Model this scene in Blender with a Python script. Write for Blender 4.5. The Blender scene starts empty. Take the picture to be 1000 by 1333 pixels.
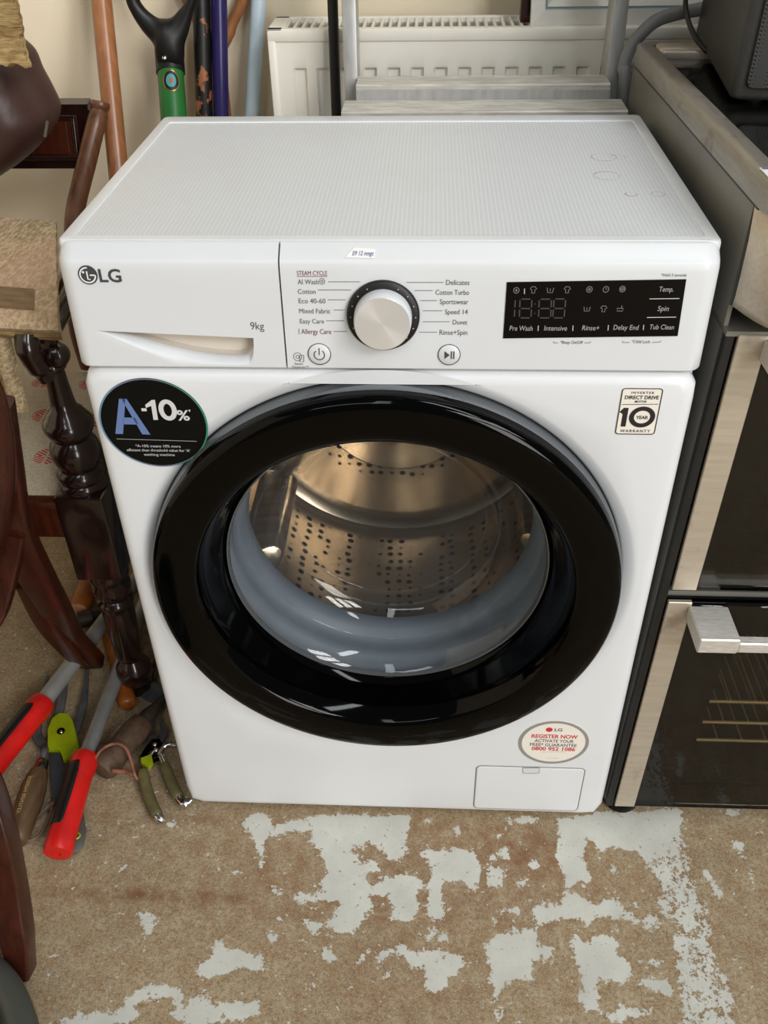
import bpy, bmesh, math, random
import numpy as np
from mathutils import Vector, Matrix
random.seed(4)
C = bpy.context.scene.collection
SC = bpy.context.scene
PI = math.pi

# ------------------------------------------------------------------ camera
LOC=(0.0401,-0.7711,1.1567); RIGHT=(0.99886,0.04511,-0.01554); UP=(-0.01541,0.61331,0.78969); FWD=(-0.04515,0.78855,-0.61331); FPX=1183.4
cd = bpy.data.cameras.new('camera'); cam = bpy.data.objects.new('camera', cd); C.objects.link(cam)
cd.sensor_fit = 'VERTICAL'; cd.sensor_height = 36.0; cd.lens = FPX*36.0/1333.0; cd.clip_start = 0.02
_r, _u, _f = Vector(RIGHT), Vector(UP), Vector(FWD)
cam.matrix_world = Matrix(((_r.x,_u.x,-_f.x,LOC[0]),(_r.y,_u.y,-_f.y,LOC[1]),(_r.z,_u.z,-_f.z,LOC[2]),(0,0,0,1)))
SC.camera = cam

# ------------------------------------------------------------------ light
W = bpy.data.worlds.new('world'); SC.world = W; W.use_nodes = True
W.node_tree.nodes['Background'].inputs[0].default_value = (0.88, 0.94, 1.0, 1)
W.node_tree.nodes['Background'].inputs[1].default_value = 0.13
def area(name, loc, target, sx, sy, power, col):
    l = bpy.data.lights.new(name, 'AREA'); l.shape = 'RECTANGLE'; l.size = sx; l.size_y = sy
    l.energy = power; l.color = col
    o = bpy.data.objects.new(name, l); C.objects.link(o); o.location = loc
    o.rotation_euler = (Vector(target)-Vector(loc)).to_track_quat('-Z', 'Y').to_euler()
    return o
# a high six-paned shop window to the right far behind the camera, an added low fill lamp below it, and overhead lights, the last one added
for _i in range(3):
    for _j in range(2):
        area('window_pane_light', (2.50+.80*_i, -4.50+.55*_i, 3.60+1.0*_j), (0.05, -0.05, 0.45), .68, .88, 36, (1.0, 0.98, 0.95))
area('low_front_fill', (2.6, -4.6, 1.35), (0.0, 0.0, 0.6), 1.4, 2.1, 115, (1.0, 0.975, 0.93))  # added fill lamp, brightens the lower front of the machine
area('overhead_light', (-0.15, -2.2, 2.95), (-0.05, -0.1, 0.5), 0.3, 1.5, 9, (0.90, 0.96, 1.0))
area('overhead_light', (-0.9, -2.6, 2.8), (-0.2, -0.2, 0.5), 1.4, 0.3, 9, (0.93, 0.97, 1.0))
area('overhead_light', (1.0, -0.55, 2.9), (0.2, 0.7, 0.8), 0.25, 1.5, 20, (0.93, 0.97, 1.0))  # added lamp that brightens the wall and radiator at the back
SC.view_settings.view_transform = 'Standard'; SC.view_settings.look = 'None'
SC.view_settings.gamma = 1.0; SC.view_settings.use_curve_mapping = False
SC.view_settings.exposure = -0.12

# ------------------------------------------------------------------ materials
def lin(c):
    return tuple((x/12.92 if x <= 0.04045 else ((x+0.055)/1.055)**2.4) for x in (c[0]/255, c[1]/255, c[2]/255)) + (1,)
class N:
    def __init__(s, name):
        s.m = bpy.data.materials.new(name); s.m.use_nodes = True; s.t = s.m.node_tree
        s.b = s.t.nodes['Principled BSDF']; s.out = s.t.nodes['Material Output']
    def n(s, typ, **kw):
        x = s.t.nodes.new(typ)
        for k, v in kw.items():
            if isinstance(k, str) and hasattr(x, k): setattr(x, k, v)
        return x
    def l(s, a, b): s.t.links.new(a, b)
    def coord(s, which='Object', scale=(1,1,1), rot=(0,0,0)):
        tc = s.n('ShaderNodeTexCoord'); mp = s.n('ShaderNodeMapping')
        mp.inputs['Scale'].default_value = scale; mp.inputs['Rotation'].default_value = rot
        s.l(tc.outputs[which], mp.inputs['Vector']); return mp.outputs['Vector']
    def noise(s, vec, scale, detail=4, rough=0.55):
        x = s.n('ShaderNodeTexNoise'); x.inputs['Scale'].default_value = scale
        x.inputs['Detail'].default_value = detail; x.inputs['Roughness'].default_value = rough
        s.l(vec, x.inputs['Vector']); return x.outputs['Fac']
    def ramp(s, fac, stops):
        x = s.n('ShaderNodeValToRGB'); e = x.color_ramp.elements
        while len(e) < len(stops): e.new(0.5)
        for i, (p, c) in enumerate(stops):
            e[i].position = p; e[i].color = lin(c) if not isinstance(c, (int, float)) else (c, c, c, 1)
        s.l(fac, x.inputs['Fac']); return x.outputs['Color']
    def mix(s, fac, a, b, mode='MIX'):
        x = s.n('ShaderNodeMixRGB'); x.blend_type = mode
        for i, v in ((0, fac), (1, a), (2, b)):
            if isinstance(v, (int, float)): x.inputs[i].default_value = v
            elif isinstance(v, tuple): x.inputs[i].default_value = v
            else: s.l(v, x.inputs[i])
        return x.outputs[0]
    def math(s, op, a, b=0.0, clamp=False):
        x = s.n('ShaderNodeMath'); x.operation = op; x.use_clamp = clamp
        for i, v in ((0, a), (1, b)):
            if isinstance(v, (int, float)): x.inputs[i].default_value = v
            else: s.l(v, x.inputs[i])
        return x.outputs[0]
    def bump(s, h, strength=0.3, dist=0.002):
        x = s.n('ShaderNodeBump'); x.inputs['Strength'].default_value = strength
        x.inputs['Distance'].default_value = dist
        s.l(h, x.inputs['Height']); s.l(x.outputs['Normal'], s.b.inputs['Normal']); return x
    def base(s, v):
        if isinstance(v, tuple): s.b.inputs['Base Color'].default_value = v
        else: s.l(v, s.b.inputs['Base Color'])
    def set(s, **kw):
        for k, v in kw.items(): s.b.inputs[k.replace('_', ' ')].default_value = v
        return s
def mat(name, col, rough=0.5, metal=0.0, var=0.0, scale=12, bump=0.0, bscale=60, stretch=(1,1,1), col2=None, coat=0.0, lo=0.35, hi=0.65, spec=0.5):
    k = N(name); k.set(Roughness=rough, Metallic=metal, Coat_Weight=coat, Specular_IOR_Level=spec)
    v = k.coord('Object', stretch)
    if col2 is not None or var:
        if col2 is None:
            col2 = tuple(max(0, x*(1-var)) for x in col)
        k.base(k.ramp(k.noise(v, scale, 5), [(lo, col), (hi, col2)]))
    else: k.base(lin(col))
    if bump: k.bump(k.noise(v, bscale, 3), bump)
    return k.m

M = {}
M['white'] = mat('white_enamel', (221,224,227), 0.32, var=0.03, scale=5, lo=.3, hi=.8)
M['white_plastic'] = mat('white_plastic', (214,217,220), 0.36, var=0.03, scale=7, lo=.3, hi=.8)
M['pocket'] = mat('shaded_white_plastic', (214,205,194), 0.45)  # white plastic with the grip pocket's shade mixed into its colour
M['black_gloss'] = mat('black_gloss_plastic', (3,3,3), 0.06, var=0.4, scale=4, spec=.16)
M['black_disp'] = mat('black_display_plastic', (5,5,6), 0.12, spec=0.2)
M['black_matte'] = mat('black_plastic', (17,17,18), 0.45, var=.3, scale=30)
M['chrome'] = mat('chrome', (205,205,205), 0.12, 1.0)
M['grey_trim'] = mat('grey_trim', (120,124,128), 0.25, 0.6)
M['grey_line'] = mat('grey_line', (112,112,114), 0.6)
M['ink'] = mat('dark_grey_ink', (88,88,90), 0.6)
M['ink_dark'] = mat('charcoal_ink', (60,64,68), 0.5)
M['ink_red'] = mat('maroon_ink', (120,48,62), 0.6)
M['ink_white'] = mat('white_ink', (205,205,205), 0.6)
M['ink_pale'] = mat('pale_grey_ink', (160,160,162), 0.6)
M['ink_dim'] = mat('dim_segment_grey', (56,56,58), 0.5)
M['ink_black'] = mat('black_ink', (24,22,22), 0.6)
M['ink_crimson'] = mat('crimson_ink', (196,40,56), 0.6)
M['ink_blue'] = mat('blue_pen_ink', (90,92,150), 0.6)
M['paper'] = mat('paper_white', (228,228,226), 0.55)
M['paper_cream'] = mat('sticker_cream', (232,226,216), 0.5)
M['sticker_black'] = mat('sticker_black', (6,8,9), 0.35, spec=.2)
M['rubber'] = mat('grey_rubber', (112,120,128), 0.45, var=.1, scale=8)
M['dark_rubber'] = mat('black_rubber', (20,20,20), 0.7, var=.2)
M['grey_panel'] = mat('grey_painted_steel', (132,130,122), 0.42, 0.2, var=.12, scale=6)
M['alu'] = mat('worn_aluminium', (192,193,192), 0.42, 0.5, col2=(172,172,170), scale=14, stretch=(6,6,1), bump=.04)
M['alu_tread'] = mat('dusty_aluminium', (206,203,196), 0.5, 0.3, col2=(176,171,162), scale=40, stretch=(.6,3,3), bump=.06)
M['tube_alu'] = mat('satin_grey_tube', (168,168,165), 0.45, 0.4, var=.2, scale=10)
M['steel_dark'] = mat('dark_steel', (116,118,122), 0.5, 0.5, var=.35, scale=25, bump=.2)
M['steel'] = mat('polished_steel', (180,180,180), 0.2, 1.0, var=.2, scale=20)
M['radiator'] = mat('cream_radiator_enamel', (242,240,231), 0.4, col2=(232,228,217), scale=5, bump=.04)
M['rad_dark'] = mat('brown_radiator_inside', (112,96,78), 0.8, var=.4, scale=40)  # mottled brown, darker than the enamel
M['red'] = mat('red_grip_plastic', (214,26,22), 0.38, var=.12, scale=30)
M['lime'] = mat('lime_plastic', (158,178,14), 0.4, var=.12, scale=30)
M['slate'] = mat('slate_plastic', (58,66,72), 0.55, var=.15, scale=25)
M['slate_grey'] = mat('grey_soft_plastic', (92,94,88), 0.6, var=.15, scale=25)
M['olive'] = mat('olive_grip', (112,104,66), 0.55, var=.25, scale=25)
M['leather'] = mat('brown_vinyl', (70,46,42), 0.42, col2=(58,37,34), scale=6, bump=.15, bscale=120)
M['cord'] = mat('leather_cord', (124,98,80), 0.7, var=.3, scale=60)
M['cord_red'] = mat('faded_red_cord', (98,48,36), 0.7, col2=(146,96,74), scale=60)
M['tub'] = mat('dark_grey_plastic', (66,68,63), 0.5, var=.06, scale=6)
M['speaker'] = mat('dark_grey_vinyl', (58,57,54), 0.55, var=.15, scale=30, bump=.2, bscale=300)
M['cable_grey'] = mat('grey_conduit', (118,120,122), 0.5)
M['cable_black'] = mat('black_cable', (14,14,14), 0.5)
M['green'] = mat('green_shaft', (34,112,48), 0.4, var=.12, scale=15)
M['purple'] = mat('dark_violet_shaft', (42,34,92), 0.3, var=.1, scale=12)
M['paleblue'] = mat('pale_blue_shaft', (204,224,236), 0.4, var=.06, scale=12)
M['black_pole'] = mat('black_pole_chipped', (16,14,13), 0.45, col2=(150,92,58), scale=60, stretch=(1,1,.6), lo=.57, hi=.61, bump=.3)
M['frame_white'] = mat('frame_white_paint', (222,220,212), 0.4, var=.05, scale=20)
M['frame_blue'] = mat('frame_blue_line', (150,168,176), 0.4)
M['frame_red'] = mat('frame_red_wood', (58,20,12), 0.25, var=.3, scale=20)
M['brass'] = mat('gold_ring', (180,140,80), 0.3, 0.9)
M['cut_wood'] = mat('cut_wood_end', (196,142,104), 0.7, var=.2, scale=60)
M['rust_steel'] = mat('dull_iron', (70,62,56), 0.6, 0.5, var=.4, scale=30, bump=.3)

def wood(name, c1, c2, rough=0.3, stretch=(14,14,1.6), scale=6, coat=0.0, bump=.05):
    k = N(name); k.set(Roughness=rough, Coat_Weight=coat)
    v = k.coord('Object', stretch)
    f = k.noise(v, scale, 6, .6); k.base(k.ramp(f, [(.3, c1), (.7, c2)])); k.bump(f, bump); return k.m
M['mahogany'] = wood('dark_mahogany', (38,18,13), (22,10,8), 0.2, coat=.3)
M['mahogany_red'] = wood('mahogany_panel', (74,32,18), (48,20,12), 0.25, coat=.2)
M['chair_red'] = wood('reddish_chair_wood', (68,31,19), (44,19,12), 0.25)
M['bench_wood'] = wood('worn_back_post_wood', (122,80,54), (74,44,28), 0.35)
M['ash'] = wood('varnished_ash_handle', (172,116,74), (140,88,54), 0.3, stretch=(10,10,1))
M['orange_wood'] = wood('orange_varnished_wood', (168,96,34), (136,72,22), 0.35)
M['old_wood'] = wood('weathered_handle_wood', (98,76,56), (66,48,34), 0.7, bump=.2)
M['oak_handle'] = wood('oiled_oak_handle', (104,80,54), (76,56,36), 0.55, stretch=(20,3,20))

def brushed(name, col, rough, stretch, amount=.18, metal=1.0, dirt=None):
    k = N(name); k.set(Metallic=metal, Roughness=rough)
    v = k.coord('Object', stretch); f = k.noise(v, 8, 4)
    d = tuple(x*(1-amount) for x in col)
    col_ = k.ramp(f, [(.3, col), (.7, d)])
    if dirt:
        v2 = k.coord('Object', (1,1,1)); g = k.noise(v2, 22, 6, .65)
        col_ = k.mix(k.ramp(g, [(.56, 0.0), (.72, 0.8)]), col_, lin(dirt))
    k.base(col_)
    k.bump(f, .06); return k.m
M['stainless'] = brushed('brushed_stainless', (204,194,178), .42, (2,30,30), .07, .6, dirt=(158,146,130))
M['stainless_trim'] = brushed('stained_stainless', (164,160,152), .42, (30,3,30), .1, .7, dirt=(96,76,58))
M['alu_handle'] = brushed('brushed_aluminium', (228,225,218), .45, (10,60,60), .14, .5)
M['knob_face'] = None
k = N('spun_metal'); k.set(Metallic=.45, Roughness=.25, Anisotropic=.9); k.base(lin((222,221,219)))
tg = k.n('ShaderNodeTangent'); tg.direction_type = 'RADIAL'; tg.axis = 'Y'; k.l(tg.outputs[0], k.b.inputs['Tangent'])
M['knob_face'] = k.m
k = N('drum_steel'); k.set(Metallic=.85, Roughness=.2)
v = k.coord('Object', (1,14,1)); f = k.noise(v, 7, 4); k.base(k.ramp(f, [(.3, (196,180,158)), (.7, (150,134,112))])); k.bump(f, .08)
M['drum'] = k.m
k = N('drum_perforated'); k.set(Metallic=.85, Roughness=.24)
v = k.coord('Object', (1,1,1)); vo = k.n('ShaderNodeTexVoronoi'); vo.inputs['Scale'].default_value = 62; vo.inputs['Randomness'].default_value = .25
k.l(v, vo.inputs['Vector']); hole = k.ramp(vo.outputs['Distance'], [(.24, 0.0), (.32, 1.0)])
k.base(k.mix(hole, lin((22,18,14)), lin((176,158,134)))); k.bump(hole, .5, .002)
M['drum_holes'] = k.m

def glass(name, tint, gloss_tint=(1,1,1,1), ior=1.5, film=None, filmfac=.0):
    k = N(name); t = k.t; t.nodes.remove(k.b)
    tr = k.n('ShaderNodeBsdfTransparent'); tr.inputs[0].default_value = tint
    gl = k.n('ShaderNodeBsdfGlossy'); gl.inputs['Roughness'].default_value = .02
    lw = k.n('ShaderNodeLayerWeight'); lw.inputs[0].default_value = .5
    f0 = ((ior-1)/(ior+1))**2
    fr = k.math('ADD', k.math('MULTIPLY', k.math('POWER', lw.outputs['Facing'], 4.5), .75-f0), f0)
    mx = k.n('ShaderNodeMixShader'); k.l(fr, mx.inputs[0]); k.l(tr.outputs[0], mx.inputs[1]); k.l(gl.outputs[0], mx.inputs[2])
    res = mx.outputs[0]
    if film:
        df = k.n('ShaderNodeBsdfDiffuse'); df.inputs[0].default_value = film
        nz = k.noise(k.coord('Object'), 9, 6, .7)
        fc = k.math('MULTIPLY', k.ramp(nz, [(.35, 0.2), (.75, 1.0)]), filmfac)
        m2 = k.n('ShaderNodeMixShader'); k.l(fc, m2.inputs[0]); k.l(res, m2.inputs[1]); k.l(df.outputs[0], m2.inputs[2]); res = m2.outputs[0]
    k.l(res, k.out.inputs[0]); return k.m
M['bowl_glass'] = glass('door_bowl_glass', (.93,.95,.96,1), ior=1.5, film=lin((150,160,170)), filmfac=.08)
M['oven_glass'] = glass('smoked_oven_glass', (.62,.6,.56,1), ior=1.5, film=lin((90,84,76)), filmfac=.07)
k = N('hob_ceramic'); k.set(Roughness=.08); v = k.coord('Object'); k.base(k.ramp(k.noise(v, 40, 5, .7), [(.5, (8,8,8)), (.75, (26,25,24))]))
M['hob'] = k.m
M['cavity'] = mat('oven_enamel', (38,36,34), .5, var=.3, scale=10)
M['rack'] = mat('oven_rack_wire', (226,206,160), .4, .4)

# lid insert: fine dotted grid emboss, and rust rings left by tins
k = N('textured_lid'); k.set(Roughness=.42)
v = k.coord('Object', (1,1,1)); sp = k.n('ShaderNodeSeparateXYZ'); k.l(v, sp.inputs[0])
sx = k.math('SINE', k.math('MULTIPLY', sp.outputs[0], 2*PI/.0043)); sy = k.math('SINE', k.math('MULTIPLY', sp.outputs[1], 2*PI/.0043))
dots = k.math('MULTIPLY', k.math('MAXIMUM', sx, -.2), k.math('MAXIMUM', sy, -.2))
dd = k.ramp(k.math('MAXIMUM', sx, sy), [(.3, 0.0), (.9, 1.0)])
bc = k.mix(dd, lin((198,203,208)), lin((216,220,225)))
bc = k.mix(k.ramp(k.noise(v, 5, 5, .6), [(.5, 0.0), (.8, .25)]), bc, lin((190,184,174)))
geo = k.n('ShaderNodeNewGeometry'); gp = geo.outputs['Position']
nzv = k.n('ShaderNodeTexNoise'); nzv.inputs['Scale'].default_value = 45; k.l(gp, nzv.inputs['Vector'])
for (rx, ry, rr, st) in ((.2300,.2655,.0135,.8), (.2455,.2655,.0085,.35), (.2240,.2018,.0135,.85), (.2395,.1450,.0060,.9), (.2660,.1450,.0068,.6)):
    sb = k.n('ShaderNodeVectorMath'); sb.operation = 'SUBTRACT'; k.l(gp, sb.inputs[0]); sb.inputs[1].default_value = (rx, ry, .85)
    ln = k.n('ShaderNodeVectorMath'); ln.operation = 'LENGTH'; k.l(sb.outputs[0], ln.inputs[0])
    e = k.math('ABSOLUTE', k.math('SUBTRACT', ln.outputs['Value'], rr))
    ring = k.ramp(k.math('MULTIPLY', e, 1000), [(.0, 1.0), (.5, .8), (1.0, 0.0)])
    fac = k.math('MULTIPLY', ring, k.math('MULTIPLY', k.ramp(nzv.outputs['Fac'], [(.38, 0.25), (.6, 1.0)]), st))
    bc = k.mix(fac, bc, lin((138,104,78)))
k.base(bc); k.bump(dots, .35, .0012)
M['lid_tex'] = k.m

# sticker rim whose print runs from blue-grey to green
k = N('sticker_rim'); k.set(Roughness=.3); v = k.coord('Object'); sp = k.n('ShaderNodeSeparateXYZ'); k.l(v, sp.inputs[0])
k.base(k.ramp(k.math('ADD', k.math('MULTIPLY', k.math('ADD', sp.outputs[0], .236), 8), .5), [(0, (96,142,166)), (.5, (96,96,120)), (1.0, (40,140,104))])); M['sticker_rim'] = k.m
k = N('blue_letter'); k.set(Roughness=.4); v = k.coord('Object'); sp = k.n('ShaderNodeSeparateXYZ'); k.l(v, sp.inputs[0])
k.base(k.ramp(k.math('ADD', k.math('MULTIPLY', k.math('SUBTRACT', sp.outputs[2], .45), 22), .5), [(0, (66,136,196)), (1.0, (98,122,172))])); M['ink_bluegrad'] = k.m

# wall plaster
k = N('cream_wall_paint'); k.set(Roughness=.7); v = k.coord('Object')
bc = k.ramp(k.noise(v, 3, 5), [(.3, (244,231,206)), (.7, (234,219,192))])
bc = k.mix(k.ramp(k.noise(v, 34, 6, .7), [(.68, 0.0), (.76, .5)]), bc, lin((150,128,100)))
k.base(bc); k.bump(k.noise(v, 22, 5), .25, .004); M['wall'] = k.m

# upholstery: cream cloth with red fan motifs
k = N('cream_upholstery'); k.set(Roughness=.9); geo = k.n('ShaderNodeNewGeometry'); mp = k.n('ShaderNodeMapping')
mp.inputs['Scale'].default_value = (1/.078, 1/.105, 0); mp.inputs['Location'].default_value = (.02, -.30, 0); k.l(geo.outputs['Position'], mp.inputs['Vector'])
br = k.n('ShaderNodeSeparateXYZ'); k.l(mp.outputs[0], br.inputs[0])
row = k.math('FLOOR', br.outputs[1]); off = k.math('MULTIPLY', k.math('MODULO', k.math('ABSOLUTE', row), 2), .5)
fx = k.math('SUBTRACT', k.math('FRACT', k.math('ADD', br.outputs[0], off)), .5); fy = k.math('SUBTRACT', k.math('FRACT', br.outputs[1]), .5)
ax = k.math('ABSOLUTE', fx); ay = k.math('MULTIPLY', k.math('ABSOLUTE', fy), 1.25)
dist = k.math('SQRT', k.math('ADD', k.math('MULTIPLY', ax, ax), k.math('MULTIPLY', ay, ay)))
inside = k.math('LESS_THAN', dist, .23)
stripe = k.math('GREATER_THAN', k.math('SINE', k.math('MULTIPLY', k.math('SUBTRACT', ay, k.math('MULTIPLY', ax, .55)), 90)), -.1)
gap = k.math('GREATER_THAN', ax, .02)
fac = k.math('MULTIPLY', k.math('MULTIPLY', inside, stripe), gap)
wv = k.noise(k.coord('Object'), 260, 2)
k.base(k.mix(fac, k.ramp(wv, [(.3, (196,186,168)), (.7, (170,158,140))]), lin((176,42,44)))); k.bump(wv, .3, .001); M['upholstery'] = k.m

def rug(name, c1, c2, c3, stretch):
    k = N(name); k.set(Roughness=.95); v = k.coord('Object', stretch)
    f = k.noise(v, 90, 3, .6); g = k.noise(k.coord('Object'), 7, 3)
    bc = k.ramp(f, [(.3, c1), (.62, c2)]); bc = k.mix(k.ramp(g, [(.4, 0.0), (.65, .55)]), bc, lin(c3))
    k.base(bc); k.bump(f, .9, .006); return k.m
M['rug_gold'] = rug('straw_rug', (188,162,112), (126,100,60), (160,136,92), (.35,1,1.6))
M['rug_tan'] = rug('tan_woven_rug', (206,186,150), (150,128,94), (196,160,136), (2.2,1,2.2))
M['rug_patch'] = mat('brown_webbing_patch', (128,104,74), .9, var=.2, scale=120, stretch=(.3,1,1), bump=.3)
M['picture'] = None
k = N('abstract_painting'); k.set(Roughness=.5); v = k.coord('Object', (1,1,1)); f = k.noise(v, 9, 6, .6)
bc = k.ramp(f, [(.36, (66,46,34)), (.5, (112,84,60)), (.56, (96,68,48)), (.66, (186,160,110))])
k.base(bc); M['picture'] = k.m
k = N('speaker_mesh'); k.set(Roughness=.5, Metallic=.3); v = k.coord('Object', (1,1,1)); vo = k.n('ShaderNodeTexVoronoi'); vo.inputs['Scale'].default_value = 260; vo.inputs['Randomness'].default_value = 0.0
k.l(v, vo.inputs['Vector']); h = k.ramp(vo.outputs['Distance'], [(.28, 0.0), (.42, 1.0)]); k.base(k.mix(h, lin((6,6,6)), lin((48,48,46)))); k.bump(h, .5, .001); M['mesh'] = k.m

# floor: bare concrete under flaking grey paint
k = N('flaking_floor_paint'); k.set(Roughness=.75)
geo = k.n('ShaderNodeNewGeometry'); P_ = geo.outputs['Position']
def attr(nm):
    a = k.n('ShaderNodeAttribute'); a.attribute_name = nm; return a.outputs['Fac']
n_fine = k.noise(P_, 190, 5, .7); n_mid = k.noise(P_, 42, 6, .65); n_big = k.noise(P_, 7, 4, .6); n_gr = k.noise(P_, 520, 2, .6)
conc = k.ramp(n_big, [(.32, (156,139,110)), (.52, (172,155,124)), (.7, (146,130,103))])
conc = k.mix(k.ramp(n_mid, [(.40, 0.0), (.62, .75)]), conc, lin((146,117,82)))
conc = k.mix(k.ramp(n_fine, [(.38, .55), (.56, 0.0)]), conc, lin((88,72,54)))
conc = k.mix(k.ramp(n_gr, [(.5, 0.0), (.72, .55)]), conc, lin((214,198,168)))
mv = k.n('ShaderNodeMapping'); mv.inputs['Scale'].default_value = (1, 6, 1); mv.inputs['Rotation'].default_value = (0, 0, .7); k.l(P_, mv.inputs['Vector'])
mv2 = k.n('ShaderNodeMapping'); mv2.inputs['Scale'].default_value = (6, 1, 1); mv2.inputs['Rotation'].default_value = (0, 0, .3); k.l(P_, mv2.inputs['Vector'])
hair = k.math('MAXIMUM', k.ramp(k.noise(mv.outputs[0], 60, 4, .6), [(.66, 0.0), (.70, 1.0)]), k.ramp(k.noise(mv2.outputs[0], 55, 4, .6), [(.66, 0.0), (.70, 1.0)]))
conc = k.mix(k.math('MULTIPLY', hair, .45), conc, lin((212,196,164)))
conc = k.mix(k.math('MULTIPLY', attr('rust'), k.ramp(n_mid, [(.35, .25), (.62, 1.0)])), conc, lin((120,82,52)))
wvn = k.n('ShaderNodeTexVoronoi'); wvn.feature = 'DISTANCE_TO_EDGE'; wvn.inputs['Scale'].default_value = 26; k.l(P_, wvn.inputs['Vector'])
paintc = k.ramp(k.noise(P_, 16, 5, .6), [(.35, (206,206,197)), (.7, (188,188,180))])
paintc = k.mix(k.ramp(n_fine, [(.28, .5), (.4, 0.0)]), paintc, lin((146,138,126)))
j1 = k.math('SUBTRACT', k.noise(P_, 60, 8, .72), .5); j2 = k.math('SUBTRACT', k.noise(P_, 170, 6, .7), .5)
jit = k.math('ADD', k.math('MULTIPLY', j1, 3.0), k.math('MULTIPLY', j2, 2.2))
pm = k.ramp(k.math('ADD', attr('paint'), jit), [(.48, 0.0), (.51, 1.0)])
scat = k.math('ADD', k.math('MULTIPLY', attr('near'), .55), k.math('ADD', k.math('MULTIPLY', j1, 2.4), k.math('MULTIPLY', j2, 1.5)))
pm = k.math('MAXIMUM', pm, k.ramp(scat, [(.47, 0.0), (.50, 1.0)]))
wn = k.math('ADD', k.math('MULTIPLY', j1, 2.2), k.math('MULTIPLY', k.math('SUBTRACT', n_fine, .5), 1.8))
wm = k.ramp(k.math('ADD', k.math('MULTIPLY', attr('worn'), .56), wn), [(.45, 0.0), (.49, 1.0)])
chip = k.ramp(k.math('ADD', k.noise(P_, 75, 3, .5), k.math('MULTIPLY', n_big, .12)), [(.765, 0.0), (.785, 1.0)])
allp = k.math('MAXIMUM', k.math('MAXIMUM', pm, wm), chip)
k.base(k.mix(allp, conc, paintc))
hh = k.math('ADD', k.math('MULTIPLY', allp, .6), k.math('MULTIPLY', n_fine, .5)); k.bump(hh, .35, .0025)
M['floor'] = k.m

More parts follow.
